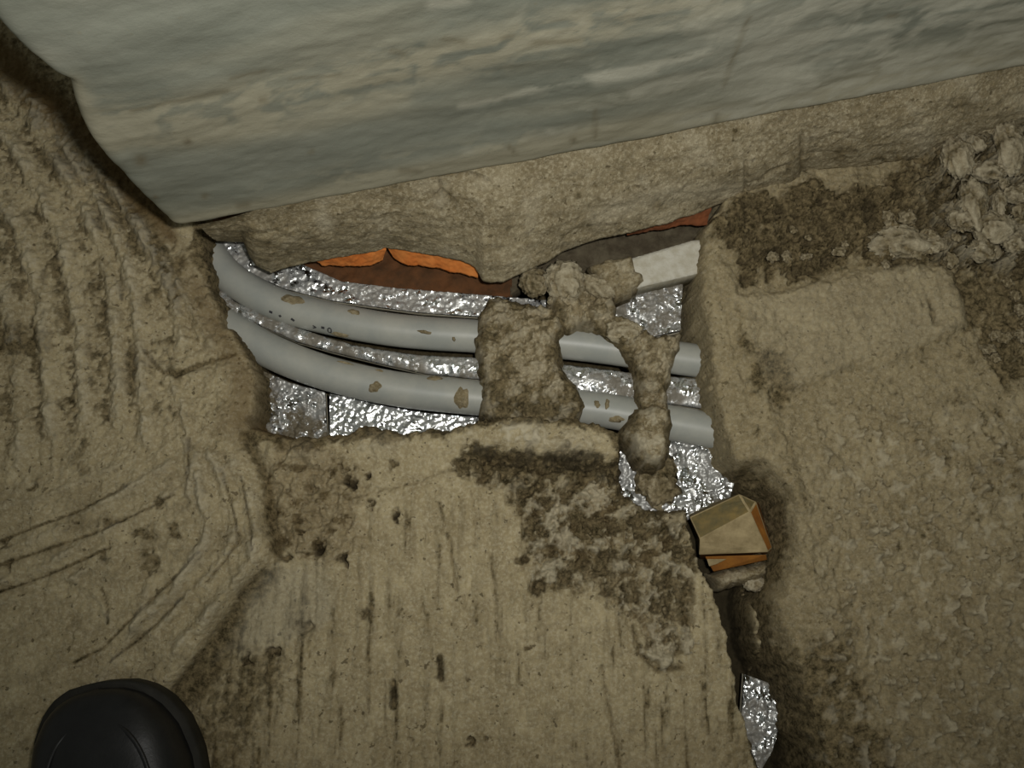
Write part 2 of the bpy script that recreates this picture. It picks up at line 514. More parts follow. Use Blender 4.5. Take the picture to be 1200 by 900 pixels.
# --- centre slab: vertical float marks, pits, broken dirty patch
Cm = (1 - sstep(-4, 6, d_lf)) * (1 - sstep(-4, 6, d_rt))
st = fbm(X * 1.0, Y * 0.10, 150, 4, 0.55, 21.0)
Hh += Cm * 0.0021 * st * sstep(535, 600, V)
dirt_shade += Cm * 0.6 * sstep(0.25, 0.65, st) * sstep(560, 640, V)
for pts, w, h in [([(515, 590), (528, 640), (535, 695)], 2.2, 2.2), ([(552, 575), (558, 640)], 2, 1.4), ([(575, 650), (581, 700), (583, 750)], 2.0, 2),
                  ([(705, 780), (716, 840), (727, 905)], 2.4, 2.2), ([(460, 800), (462, 828)], 3.6, 5), ([(515, 770), (517, 796)], 3.2, 4.5),
                  ([(450, 800), (452, 880)], 2, 1.2), ([(494, 700), (496, 722)], 2, 1.6), ([(410, 585), (500, 560), (545, 545)], 3, 1.4),
                  ([(360, 690), (362, 770)], 2, 1.5), ([(345, 700), (348, 800)], 2, 1.3), ([(390, 730), (393, 800)], 2, 1.3), ([(667, 760), (668, 790)], 2, 1.4)]:
    k = line(U, V, pts, w)
    Hh -= Cm * 0.0009 * h * k
    dirt_shade = np.maximum(dirt_shade, 0.28 * h * k * Cm)
for u, v, r, h in [(410, 566, 6, 6), (431, 560, 5, 6), (461, 545, 5, 3), (434, 592, 3, 4), (465, 603, 6, 5), (375, 643, 7, 7), (401, 654, 6, 7), (427, 718, 5, 3),
                   (352, 625, 5, 4), (550, 872, 4, 4), (569, 865, 3, 3), (345, 800, 3, 2), (335, 655, 4, 4), (402, 550, 4, 3), (548, 800, 2.5, 3), (616, 758, 3, 3),
                   (480, 868, 3, 2), (630, 690, 7, 4), (612, 658, 7, 4), (355, 735, 10, 3), (320, 765, 6, 5), (290, 775, 5, 5), (365, 572, 8, 3)]:
    k = sstep(1.25, 0.65, np.hypot(Uj - u, (Vj - v)) / r)
    Hh -= 0.0022 * h * k
    dirt_shade = np.maximum(dirt_shade, np.clip(0.2 * h, 0, 0.85) * k)  # shade from the depth of the pits painted in
# pale smooth patch next to the left slab's lip
gp = sstep(-10, 14, sdf(U, V, [(330, 660), (375, 660), (395, 705), (385, 735), (320, 760), (262, 770), (245, 780), (290, 700)], 60) + 10 * n_mid)
grey += 0.28 * gp * Cm; Hh -= 0.002 * gp * Cm
dirt_shade += Cm * 0.85 * sstep(30, 2, seg_dist(U, V, [(318, 660), (285, 698), (240, 768), (200, 830), (170, 930)], False)) * sstep(650, 680, V)  # shade at the foot of the raised lip painted in
dirt_shade += Cm * 0.65 * sstep(70, 10, seg_dist(U, V, [(250, 800), (300, 790), (230, 900), (300, 960)], False) + 30 * n_mid)
Hh -= Cm * 0.004 * sstep(45, 5, seg_dist(U, V, [(318, 665), (285, 702), (240, 770), (200, 835), (170, 960)], False)) * sstep(655, 690, V)
# rough corner by the trench
rc = sstep(-8, 14, sdf(U, V, [(308, 510), (400, 520), (430, 560), (425, 640), (370, 660), (322, 650), (312, 590)], 60) + 14 * n_mid) * Cm
Hh += rc * 0.008 * fbm(X, Y, 85, 4, 0.65, 31.0); dirt_shade += rc * 0.8 * sstep(0.05, 0.5, fbm(X, Y, 75, 4, 0.65, 33.0)); warm += rc * 0.25
Hh -= Cm * 0.006 * line(U, V, [(290, 515), (312, 560), (318, 610), (326, 648)], 8); dirt_shade += 0.85 * line(U, V, [(290, 515), (312, 560), (318, 610), (326, 648)], 8)  # dark crease between the left and centre slabs
# raised pale rim along the trench
rim = line(U, V, [(330, 524), (400, 520), (470, 514), (545, 508), (590, 506), (640, 515), (700, 522)], 13) * Cm
Hh += 0.004 * rim * (1 + 1.1 * n_mid); pale += 0.35 * rim * sstep(-0.35, 0.3, n_mid + 0.5 * n_fin)
pale += 0.55 * blob(U, V, 600, 507, 42, 17) * sstep(-0.3, 0.3, n_fin + n_mid)
# dirty broken patch
DP = [(540, 540), (556, 524), (600, 530), (660, 528), (735, 540), (765, 590), (812, 598), (824, 660), (806, 700), (822, 758), (795, 782), (765, 775),
      (742, 735), (702, 700), (660, 688), (630, 672), (612, 630), (590, 582)]
dp = sstep(-10, 12, sdf(U, V, DP, 60) + 22 * n_mid + 8 * n_fin) * Cm
rgh = fbm(X, Y, 70, 5, 0.72, 41.0)
Hh += dp * (-0.006 + 0.0115 * rgh)
dirt_shade += dp * (0.42 + 0.75 * sstep(0.25, -0.15, rgh + 0.5 * n_fin)) * (1 - 0.40 * sstep(560, 700, V))
warm += dp * 0.25 * sstep(0.0, 0.5, fbm(X, Y, 40, 3, 0.5, 43.0))
pale += dp * 0.45 * sstep(0.12, 0.5, rgh) * sstep(540, 600, V)
Hh -= Cm * 0.012 * line(Uj, Vj, [(556, 532), (620, 541), (690, 543), (745, 558)], 9)
dirt_shade += Cm * 1.0 * sstep(15, 9, seg_dist(Uj, Vj, [(556, 531), (620, 543), (690, 545), (745, 562)], False))  # shadow under the overhanging rim painted as a dark band
for u, v, r, h in [(661, 634, 15, 4), (646, 612, 10, 3), (655, 595, 12, 3), (774, 764, 16, 5), (806, 757, 9, 4), (790, 610, 12, 3), (700, 580, 14, 3), (640, 670, 12, 3)]:
    k = sstep(1.15, 0.8, np.hypot(U + 1.6 * (Uj - U) - u, V + 1.6 * (Vj - V) - v) / r)
    Hh += 0.001 * h * k; pale = np.maximum(pale, 0.5 * k); dirt_shade *= (1 - 0.9 * k)
Hh -= 0.004 * line(U, V, [(742, 735), (750, 765), (772, 785), (795, 782)], 4); dirt_shade += 0.8 * line(U, V, [(742, 735), (750, 765), (772, 785), (800, 782)], 4)
dirt_shade += Cm * 0.3 * sstep(640, 850, U) * sstep(760, 860, V)  # centre slab darker towards the lower right
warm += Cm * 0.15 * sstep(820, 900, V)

# --- right slab: smoothed ridge beside trench, ledges, bumps, rubble
Rm = sstep(-4, 6, d_rt)
edge = [(838, 246), (832, 300), (842, 350), (868, 430), (895, 520), (925, 600), (950, 680), (985, 780)]
Hh += Rm * 0.006 * line(U, V, edge, 22)
Hh += Rm * 0.002 * line(U, V, [(848, 320), (872, 400), (905, 500), (945, 600)], 5) - Rm * 0.0022 * line(U, V, [(838, 330), (856, 400), (884, 490)], 5)
Hh -= Rm * 0.0035 * sstep(0, 60, U - np.interp(V, [246, 350, 430, 520, 600, 700, 800], [860, 862, 890, 920, 950, 980, 1005])) * sstep(700, 500, V)
k = line(U, V, [(885, 448), (905, 425), (915, 455), (912, 468)], 13) + 0.7 * line(U, V, [(870, 405), (890, 415), (908, 440)], 11)
Hh -= Rm * 0.0022 * k; dirt_shade += Rm * 0.72 * np.clip(k, 0, 1)
d_slab = sdf(U, V, [(862, 352), (940, 335), (1045, 312), (1110, 312), (1125, 350), (1135, 380), (1090, 405), (1010, 425), (925, 460), (890, 450), (870, 400)], 80) + 6 * n_mid
Hh += Rm * 0.004 * sstep(-4, 8, d_slab); pale += Rm * 0.10 * sstep(-4, 12, d_slab)
dirt_shade += Rm * 0.45 * sstep(9, 1, np.abs(d_slab + 5)) * sstep(0.1, -0.2, n_mid) 
Hh -= Rm * 0.003 * line(U, V, [(1086, 352), (1094, 380)], 4); dirt_shade += Rm * 0.7 * line(U, V, [(1086, 354), (1093, 378)], 3.5)
# granular lower right
gran = Rm * sstep(440, 520, V) * sstep(920, 1000, U)
bl = sstep(0.10, 0.42, fbm(X, Y, 105, 3, 0.55, 50.0))
Hh += gran * 0.0080 * bl * sstep(-0.25, 0.35, fbm(X, Y, 30, 3, 0.5, 51.0))
Hh += gran * 0.0024 * fbm(X, Y, 140, 3, 0.6, 52.0)
dirt_shade += gran * 0.5 * sstep(0.1, 0.55, fbm(X, Y, 85, 4, 0.65, 53.0)) * sstep(980, 1120, U) * sstep(720, 560, V)
pale += gran * 0.38 * bl
pits = Rm * sstep(0.16, 0.06, cells(X, Y, 60, 9)) * sstep(0.1, 0.4, fbm(X, Y, 25, 2, 0.5, 55.0))
Hh -= 0.0016 * pits; dirt_shade += 0.5 * pits
er = Rm * sstep(45, 5, seg_dist(U, V, [(890, 480), (920, 560), (945, 640), (960, 720)], False))
Hh += er * 0.0028 * fbm(X, Y, 110, 3, 0.6, 57.0); dirt_shade += er * 0.4 * sstep(0.1, 0.5, fbm(X, Y, 95, 4, 0.6, 58.0))
# moist patch by the crack
da = sstep(-12, 12, sdf(U, V, [(935, 745), (985, 755), (1000, 790), (1020, 800), (1015, 850), (1037, 865), (1035, 960), (950, 960), (940, 870), (938, 800)], 60) + 24 * n_mid) * Rm
dirt_shade += 0.62 * da; Hh -= 0.0015 * da
dirt_shade += Rm * 0.45 * sstep(-60, -5, d_ck) * sstep(680, 720, V)
# rubble by the wall
RB = [(835, 262), (872, 238), (940, 225), (1010, 215), (1075, 190), (1120, 150), (1160, 110), (1280, 80), (1300, 330), (1130, 318), (1060, 305), (1000, 312), (920, 332), (868, 330), (842, 300)]
rb = sstep(-10, 14, sdf(U, V, RB, 80) + 16 * n_mid) * Rm
rr = fbm(X, Y, 62, 5, 0.74, 61.0); rr2 = fbm(X, Y, 150, 3, 0.65, 62.0)
rise = sstep(330, 130, V - 0.19 * (900 - U))
big = sstep(1050, 1130, U)
Hh += rb * (0.012 * rise + 0.0125 * rr + 0.005 * rr2 + big * (0.010 * sstep(-0.2, 0.6, rr) - 0.006))
dirt_shade += rb * (0.66 + 0.6 * sstep(0.2, -0.2, rr + 0.6 * n_fin))
bc = sstep(0.05, 0.3, rr + 0.4 * n_fin)
pale += rb * big * 0.2 * bc; grey += rb * big * 0.25 * bc
dirt_shade *= 1 - 0.4 * rb * big * bc
warm += rb * 0.15 * (1 - big)
d2 = sstep(-10, 12, sdf(U, V, [(1120, 322), (1300, 318), (1300, 500), (1205, 455), (1150, 412), (1130, 385), (1135, 350)], 60) + 24 * n_mid) * Rm
Hh += d2 * (-0.004 + 0.004 * rr2); dirt_shade += d2 * (0.55 + 0.6 * sstep(0.2, -0.2, rr2))
dirt_shade += Rm * 0.35 * sstep(0.05, 0.45, rr) * sstep(1060, 1160, U) * sstep(620, 430, V)

# --- cut the trench and crack
soft_t = 6 + 14 * Rm * sstep(300, 380, V) * sstep(600, 560, V) + 8 * Cm * sstep(430, 520, U)
cut = sstep(-1.0 * soft_t, 7, d_tr)
roundoff = sstep(-26, 0, d_tr)
Hh -= 0.005 * roundoff ** 2
cutc = sstep(-6 - 30 * Rm, 9, d_ck)
cc = np.maximum(cut, cutc)
Hh = Hh * (1 - cc) + (-0.072) * cc + cc * (1 - cc) * 0.012 * n_mid * 4
warm = np.maximum(warm, 0.75 * sstep(-12, 1, d_tr) * sstep(560, 300, U) * sstep(470, 500, V))  # brown tint painted for the shaded slab edge along the trench
dirt_shade = np.maximum(dirt_shade, 0.75 * sstep(0.12, 0.6, cc) * (1 - 0.65 * Rm))
dirt_shade = np.maximum(dirt_shade, 0.97 * sstep(0.05, 0.45, cutc))  # inside of the crack painted dark for shade
dirt_shade += Cm * 0.95 * sstep(-25, -15, d_tr + 5 * n_fin + 5 * n_mid) * sstep(600, 560, V)  # shade on the slab's back slope painted along the trench
dc = np.clip(dirt_shade, 0, 1)
dirt_shade = 0.3 * dc + 0.7 * sstep(0.22, 0.78, dc + 2.2 * dc * (1 - dc) * (0.8 * n_mid + 1.1 * n_fin))
dirt_shade = np.clip(dirt_shade, 0, 1) + Cm * 0.26 * sstep(-0.15, 0.5, st) * sstep(540, 620, V) + Lm * sstep(500, 600, V) * 0.30 * sstep(-0.2, 0.5, fbm(X * 0.8 + Y * 0.35, Y * 2.0 - X * 0.9, 30, 4, 0.6, 65.0)) + Rm * (0.36 + 0.10 * sstep(650, 850, V) + 0.16 * sstep(0.0, 0.5, n_mid))  # streaks on centre and left; right slab darker, more so towards the bottom
deep_shade = 0.9 * sstep(0.55, 0.95, cutc) + 0.75 * sstep(0.7, 0.98, cut)  # shade deep in crack and trench painted near black
deep_shade += Cm * 0.62 * sstep(-0.35, 0.25, n_mid + n_fin) * sstep(13, 4, seg_dist(Uj, Vj, [(558, 530), (600, 537), (650, 541), (700, 543), (740, 556)], False)) + 0.5 * rb * sstep(-0.12, -0.4, rr)  # painted shade under the rim and in the rubble hollows
for u, v, r in [(410, 566, 5), (431, 560, 4), (465, 603, 5), (375, 643, 6), (401, 654, 5)]: deep_shade += 0.9 * sstep(1.25, 0.6, np.hypot(Uj - u, Vj - v) / r)  # painted shade inside the larger pits
for pts in ([(460, 806), (462, 828)], [(515, 774), (517, 794)]): deep_shade += 0.7 * line(Uj, Vj, pts, 3)  # painted shade inside the two slots
warm *= (1 - 0.6 * Rm)
pale *= (1 - sstep(0.05, 0.4, cc)) * (1 - 0.7 * Cm * sstep(-25, -15, d_tr + 5 * n_fin + 5 * n_mid))

allf = grid_faces(*X.shape)
hv = Hh.ravel()
lowf = np.zeros(len(allf), bool)
fc_idx = allf[:, 0]
lab = np.where(is_r.ravel(), 2, np.where(is_l.ravel(), 0, 1))[fc_idx]
VV = np.stack([X.ravel(), Y.ravel(), hv], 1)
AT = {'dirt_shade': np.clip(dirt_shade, 0, 1).ravel(), 'warm': np.clip(warm, 0, 1).ravel(), 'pale': np.clip(pale, 0, 0.9).ravel(), 'grey': np.clip(grey, 0, 1).ravel(), 'deep_shade': np.clip(deep_shade, 0, 0.95).ravel()}
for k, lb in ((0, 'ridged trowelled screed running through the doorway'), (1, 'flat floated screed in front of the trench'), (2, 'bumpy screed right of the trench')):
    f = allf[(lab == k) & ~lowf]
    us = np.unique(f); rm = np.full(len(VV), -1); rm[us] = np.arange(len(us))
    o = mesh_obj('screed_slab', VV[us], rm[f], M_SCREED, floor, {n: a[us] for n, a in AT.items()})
    o['label'] = lb

# ================================================================== THE WALL
ZP = 0.07
A, B = W(205, 271, ZP), W(1190, 84, ZP)
ES = (B - A).normalized(); EN = Vector((ES.y, -ES.x, 0))            # along the wall, towards the room
LEN = 1.5
def plane_hit(u, v):
    p = W(u, v, 0.0); c = Vector((0, 0, CAM_H)); d = p - c
    t = (A - c).dot(EN) / d.dot(EN)
    q = c + d * t
    return (q - A).dot(ES), q.z
prof = [plane_hit(u, v) for u, v in [(205, 271), (178, 246), (150, 216), (122, 186), (106, 165), (97, 148), (90, 128), (83, 98), (60, 86), (30, 62), (0, 32)]]
pz = np.array([p[1] for p in prof]); ps = np.array([p[0] for p in prof])
o_ = np.argsort(pz); pz, ps = pz[o_], ps[o_]
zs = np.concatenate([np.arange(ZP, 0.46, 0.0022), np.linspace(0.47, 1.25, 24)])
ss = np.concatenate([np.arange(0, 0.86, 0.0024), np.linspace(0.88, LEN, 18)])
ss = np.concatenate([[0, 0.0015, 0.003], ss[2:]])
S, Z = np.meshgrid(ss, zs)
s0 = np.interp(Z, pz, ps)
Sx = s0 + S * (LEN - s0) / LEN
nn = fbm(Sx, Z, 5, 3, 0.5, 71) * 0.006 + fbm(Sx * 0.5, Z, 30, 4, 0.5, 72) * 0.0016 + fbm(Sx, Z, 140, 3, 0.6, 73) * 0.0003
rnd = 0.007 * (1 - np.sqrt(np.clip(1 - (1 - np.clip((Z - ZP) / 0.010, 0, 1)) ** 2, 0, 1)))
rndl = 0.006 * (1 - np.sqrt(np.clip(1 - (1 - np.clip(S / 0.008, 0, 1)) ** 2, 0, 1)))
dep = nn * sstep(0, 0.03, Z - ZP + 0.01) - rnd - rndl
Zw = Z + np.where(Z < ZP + 0.012, 0.0016 * fbm(Sx, Sx * 0, 28, 4, 0.6, 74), 0)
def wp(s, z, d):
    return np.stack([A.x + ES.x * s + EN.x * d, A.y + ES.y * s + EN.y * d, z], -1)
front = wp(Sx, Zw, dep)
nr, nc = S.shape
verts = [front.reshape(-1, 3)]
faces = [grid_faces(nr, nc)]
base = nr * nc
# bottom return and left end face
bb = wp(Sx[0], Zw[0] + 0.002, np.full(nc, -0.05)); verts.append(bb)
i = np.arange(nc - 1)
faces.append(np.stack([base + i, base + i + 1, i + 1, i], 1)); base += nc
lb_ = wp(Sx[:, 0], Zw[:, 0], np.full(nr, -0.19)); verts.append(lb_)
j = np.arange(nr - 1)
faces.append(np.stack([base + j, j * nc, (j + 1) * nc, base + j + 1], 1)); base += nr
verts = np.concatenate(verts); faces = np.concatenate(faces)
UW, VW = PX(verts[:, 0], verts[:, 1], verts[:, 2])
UW = np.where(verts[:, 2] > 0.6, -4000, UW)
sv = (verts[:, 0] - A.x) * ES.x + (verts[:, 1] - A.y) * ES.y
nz = fbm(sv * 0.6 + 0.03 * fbm(sv, verts[:, 2], 22, 3, 0.5, 83), verts[:, 2], 48, 5, 0.62, 81); nz2 = fbm(sv * 0.3, verts[:, 2], 14, 3, 0.5, 82)
beige = np.zeros(len(verts)); palew = beige.copy(); dw = beige.copy()
beige += 1.0 * line(UW, VW, [(95, 140), (180, 142), (300, 122), (420, 90), (520, 70), (640, 40), (760, 15), (900, -20)], 26) * sstep(-0.5, 0.2, nz)
beige += 0.6 * line(UW, VW, [(140, 165), (260, 160), (380, 140), (470, 112)], 13)
beige += 1.0 * line(UW, VW, [(205, 266), (330, 240), (480, 205), (600, 182), (700, 158), (830, 138), (960, 118), (1080, 90), (1200, 68)], 13)  # highlight along the rounded lower edge painted as a beige band
beige += 0.5 * line(UW, VW, [(300, 240), (450, 200), (620, 170)], 18) * sstep(-0.1, 0.3, nz)
beige += 0.9 * line(UW, VW, [(86, 100), (100, 140), (130, 165)], 12)
beige += 0.3 * sstep(0.0, 0.5, nz2)
beige += 0.5 * line(UW, VW, [(960, 112), (1040, 75), (1120, 62), (1200, 40)], 18)
palew += 0.8 * line(UW, VW, [(540, 124), (590, 115), (625, 105), (660, 95), (700, 88), (760, 78), (830, 60)], 4) * sstep(-0.45, -0.05, nz)
palew += 0.75 * line(UW, VW, [(700, 95), (740, 88), (765, 82)], 7) + 0.6 * line(UW, VW, [(740, 108), (790, 92), (850, 85)], 6)
palew += 0.7 * line(UW, VW, [(505, 5), (545, 0)], 6) + 0.5 * sstep(40, 0, np.hypot(UW - 900, VW - 70) * 0.7 + 60 * nz)
palew += 0.6 * line(UW, VW, [(860, 140), (940, 105), (1000, 85), (1050, 65)], 9) * sstep(-0.2, 0.2, nz)
palew += 0.8 * sstep(-0.5, 0.35, nz) * sstep(700, 950, UW)  # right part of the wall lightened in colour where the flash is weaker
palew += 0.25 * sstep(0.22, 0.42, nz) * sstep(500, 700, UW) + 0.5 * blob(UW, VW, 45, 70, 30, 14) + 0.5 * blob(UW, VW, 548, 178, 7, 4) + 0.5 * blob(UW, VW, 645, 154, 6, 4)
for pts, w in [([(155, 130), (185, 123), (215, 117), (265, 107)], 2.5), ([(270, 92), (310, 83)], 2), ([(340, 92), (400, 88)], 1.6), ([(460, 60), (475, 64)], 3), ([(520, 45), (545, 50)], 3),
               ([(588, 44), (600, 42)], 3), ([(625, 50), (680, 48)], 3), ([(698, 130), (697, 160)], 3), ([(878, 20), (862, 60), (848, 100)], 2.5), ([(470, 200), (490, 200)], 4),
               ([(595, 170), (604, 180)], 2.5), ([(280, 242), (290, 240)], 4), ([(1040, 20), (1050, 18)], 3), ([(840, 135), (838, 145)], 4)]:
    k = line(UW, VW, pts, w); dw += 0.55 * k
for u, v, r in [(308, 117, 4), (220, 166, 5), (165, 188, 7), (182, 231, 3), (240, 230, 4), (365, 178, 3), (672, 164, 4)]:
    dw += 0.8 * blob(UW, VW, u, v, r)
wall = mesh_obj('wall_back', verts, faces, M_PLASTER, None, {'beige': np.clip(beige, 0, 0.85), 'pale': np.clip(palew, 0, 0.8), 'dirt_shade': np.clip(dw, 0, 0.9)})
tag(wall, 'grey plastered wall ending at the doorway corner', 'wall', kind='structure')

# wall core behind the render
def box_w(s0_, s1_, d0, d1, z0, z1):
    P = [wp(np.float64(s), np.float64(z), np.float64(d)) for z in (z0, z1) for d in (d0, d1) for s in (s0_, s1_)]
    return P, [(0, 1, 3, 2), (4, 6, 7, 5), (0, 4, 5, 1), (2, 3, 7, 6), (0, 2, 6, 4), (1, 5, 7, 3)]
P, Fq = box_w(0.07, LEN, -0.03, -0.185, 0.06, 1.24)
o = mesh_obj('masonry_core', P, Fq, M_CLAYDK, wall, smooth=False)
P, Fq = box_w(0.012, LEN, -0.03, -0.185, -0.1, 0.062)
o = mesh_obj('masonry_footing', P, Fq, M_CLAYDK, wall, smooth=False)

# coarse render at the foot of the wall: ruled between the plaster's lip and its own broken edge
UP = [(228, 268), (260, 262), (300, 250), (400, 226), (500, 205), (600, 184), (700, 160), (800, 142), (900, 128), (1000, 108), (1100, 92), (1180, 76), (1300, 56), (1500, 16)]
LO = [(262, 283), (286, 284), (292, 300), (300, 313), (318, 320), (342, 312), (370, 306), (400, 302), (440, 296), (452, 292), (466, 293), (500, 299), (540, 305), (556, 312), (566, 330), (590, 331),
      (608, 322), (640, 306), (662, 294), (700, 281), (740, 273), (790, 258), (826, 247), (862, 234), (925, 214), (945, 200), (1000, 196), (1080, 186), (1180, 160), (1300, 140), (1500, 100)]
def resamp(pts, u):
    P = np.array(pts, float)
    return np.interp(u, P[:, 0], P[:, 1])
uu = np.concatenate([np.arange(232, 1210, 1.4), np.linspace(1215, 1500, 40)])
rows = 66
vr, ar = [], []
ul = np.interp(uu, [232, 262, 320, 1500], [262, 270, 320, 1500])
for r in range(rows):
    t = r / (rows - 11) if r < rows - 10 else 1.0
    back = max(0, r - (rows - 11)) / 10.0
    top = np.array([W(a, b, ZP + 0.006)[:] for a, b in zip(uu, resamp(UP, uu) - 4)])
    bot = np.array([W(a, b, 0.002)[:] for a, b in zip(ul, resamp(LO, ul))])
    p = top * (1 - t) + bot * t
    bul = 0.006 * math.sin(math.pi * t)
    if r < rows - 10:
        n1 = fbm(p[:, 0] + 0.3 * p[:, 2], p[:, 1] + p[:, 2] * 1.4, 22, 3, 0.5, 91)
        n2 = fbm(p[:, 0], p[:, 1] + p[:, 2] * 1.4, 95, 4, 0.62, 92)
        dd = 0.0030 * n1 + 0.0014 * n2 + bul
        dd = dd * min(1, 4 * t)
        p = p + np.array([EN.x * 0.75, EN.y * 0.75, 0.6])[None] * dd[:, None]
    else:
        p = p + np.array([-EN.x, -EN.y, 0])[None] * (0.05 * back) + np.array([0, 0, -0.004 * math.sin(math.pi * min(1, back * 3))])[None]
    vr.append(p)
vr = np.concatenate(vr)
ur, vvr = PX(vr[:, 0], vr[:, 1], vr[:, 2])
n1 = fbm(ur, vvr, 0.02, 4, 0.6, 93); n2 = fbm(ur, vvr, 0.09, 3, 0.6, 94)
CRK = [([(515, 208), (530, 205), (550, 204), (565, 208), (575, 216)], 1.8), ([(518, 223), (528, 232), (535, 238)], 2.0), ([(510, 230), (518, 223), (515, 208)], 1.5),
       ([(940, 160), (940, 205)], 2.2), ([(874, 190), (874, 235)], 1.8), ([(895, 208), (905, 200), (922, 195), (925, 202)], 2)]
crk = sum(line(ur, vvr, p_, w_) for p_, w_ in CRK)
dR = 0.28 * sstep(0.05, 0.5, n1) + 0.35 * sstep(0.2, 0.5, n2) + 0.3 * sstep(480, 300, ur) + 0.5 * crk + 0.5 * blob(ur, vvr, 520, 228, 14)
for u, v, r in [(697, 217, 3), (677, 228, 4), (702, 233, 3.5), (618, 275, 3), (895, 153, 3), (835, 205, 3), (862, 153, 4), (770, 240, 9), (985, 180, 9), (990, 206, 8), (690, 265, 4), (665, 290, 8)]:
    dR += 0.9 * blob(ur, vvr, u, v, r)
dR += 0.6 * sstep(985, 1040, ur) * sstep(150, 200, vvr) * sstep(-0.3, 0.3, n2) + 0.7 * blob(ur, vvr, 1130, 122, 18, 12)
pR = 0.30 * line(ur, vvr, [(860, 225), (780, 225), (700, 255)], 12) + 0.5 * blob(ur, vvr, 382, 262, 9) + 0.35 * blob(ur, vvr, 515, 237, 7) + 0.2 * sstep(0.1, 0.5, -n1)
wR = 0.5 * line(ur, vvr, [(690, 283), (760, 266), (826, 247)], 9) * sstep(-0.3, 0.3, n2) + 0.5 * blob(ur, vvr, 550, 305, 14, 8)
vr2 = vr.copy(); vr2 += np.array([-EN.x, -EN.y, -0.3])[None] * (0.0022 * np.clip(crk, 0, 1))[:, None]
render = mesh_obj('coarse_render', vr2, grid_faces(rows, len(uu))[:, ::-1], M_RENDER, wall,
                  {'dirt_shade': dR, 'warm': 0 * dR, 'pale': pR, 'grey': 0 * dR})
render['label'] = 'rough sandy render band along the foot of the wall'
o = None

# orange clay bricks seen under the broken render
def brick_piece(pts_top, pts_bot, z_t, z_b, inset, seed, lbl, mt=None):
    n = 90; R = 14
    def along(pts, z):
        P = np.array([W(u, v, z)[:] for u, v in pts]); L = np.r_[0, np.cumsum(np.linalg.norm(np.diff(P, axis=0), axis=1))]
        t = np.linspace(0, L[-1], n); return np.stack([np.interp(t, L, P[:, k]) for k in range(3)], 1)
    t_, b_ = along(pts_top, z_t), along(pts_bot, z_b)
    g = []
    for r in range(R):
        f = r / (R - 1)
        p = t_ * (1 - f) + b_ * f
        dd = 0.0016 * fbm(p[:, 0], p[:, 1] + p[:, 2], 90, 4, 0.6, seed) + 0.004 * fbm(p[:, 0], p[:, 0] * 0, 26, 2, 0.5, seed + 1)
        g.append(p + np.array([EN.x, EN.y, 0.3])[None] * dd[:, None])
    g.append(g[-1] + np.array([-EN.x * inset, -EN.y * inset, -0.002])[None])
    g.insert(0, g[0] + np.array([-EN.x * 0.03, -EN.y * 0.03, 0.006])[None])
    fcs = grid_faces(R + 2, n)[:, ::-1]
    fm = np.zeros(len(fcs), int); fm[-(n - 1):] = 1
    q = mesh_obj('clay_brick', np.concatenate(g), fcs, [mt or M_CLAY, M_CLAYDK], wall, None, True, fm)
    q['label'] = lbl
brick_piece([(366, 303), (400, 298), (440, 292), (452, 289)], [(378, 311), (405, 309), (432, 311), (448, 303)], -0.001, -0.016, 0.03, 101, 'broken orange brick end')
brick_piece([(452, 288), (464, 288), (500, 294), (560, 300)], [(462, 303), (478, 310), (515, 315), (560, 326)], -0.001, -0.017, 0.03, 104, 'broken orange brick face')
brick_piece([(735, 268), (760, 262), (800, 250), (834, 240)], [(735, 277), (760, 273), (800, 264), (828, 264)], -0.001, -0.013, 0.03, 107, 'dull red brick edge', M_REDBRICK)

# dark clay bed between the bricks and the insulation
bed2 = plate('dark_bed', [(598, 276), (660, 272), (850, 235), (840, 285), (760, 300), (700, 318), (610, 335), (598, 346)], -0.035, -0.075, 0.0016,
             lambda x, y, d: -0.036 + 0.004 * fbm(x, y, 60, 4, 0.6, 113), [M_SOIL, M_SOIL], floor)
bed = plate('clay_bed', [(330, 312), (370, 290), (450, 276), (560, 280), (600, 278), (600, 345), (590, 348), (560, 350), (470, 342), (400, 336)],
            -0.035, -0.075, 0.0016, lambda x, y, d: -0.036 + 0.003 * fbm(x, y, 60, 4, 0.6, 111), [M_CLAYDK, M_CLAYDK], floor)

# ================================================================== FOIL-FACED INSULATION
def foil_board(poly, ztop, thick, label, dirt_amt=1.0, bow=0.0, seed=0, res=0.0009, amp=1.0):
    def zf(x, y, d):
        b = cells(x + 0.0012 * fbm(x, y, 120, 2, 0.5, seed), y, 250, seed + 3)
        r = np.abs(fbm(x, y, 60, 3, 0.55, seed + 5))
        z = ztop + amp * (0.0011 * (0.7 - b) + 0.0022 * r + 0.0006 * fbm(x, y, 330, 2, 0.5, seed)) 
        return z + bow * np.sqrt(np.clip(d / 0.012, 0, 1)) - bow
    def af(x, y, d):
        return {'dirt_shade': np.full_like(x, dirt_amt) * sstep(-0.5, 0.25, fbm(x, y, 28, 3, 0.5, seed + 9) + 0.25)}
    t = empty('foil_insulation_board', W(sum(p[0] for p in poly) / len(poly), sum(p[1] for p in poly) / len(poly), ztop - thick))
    tag(t, label, 'insulation', 'foil insulation boards in the trench')
    core = plate('foam_core', poly, ztop, ztop - thick, 0.003, lambda x, y, d: np.full_like(x, ztop - 0.0022) - bow, [M_FOAMEDGE, M_FOAMEDGE])
    fo = plate('foil_facing', poly, ztop, ztop - 0.0028 - bow, res, zf, [M_FOIL, M_FOIL], None, af)
    for q in (core, fo):
        q.parent = t; q.matrix_parent_inverse = Matrix.Translation(-t.location)
    return t

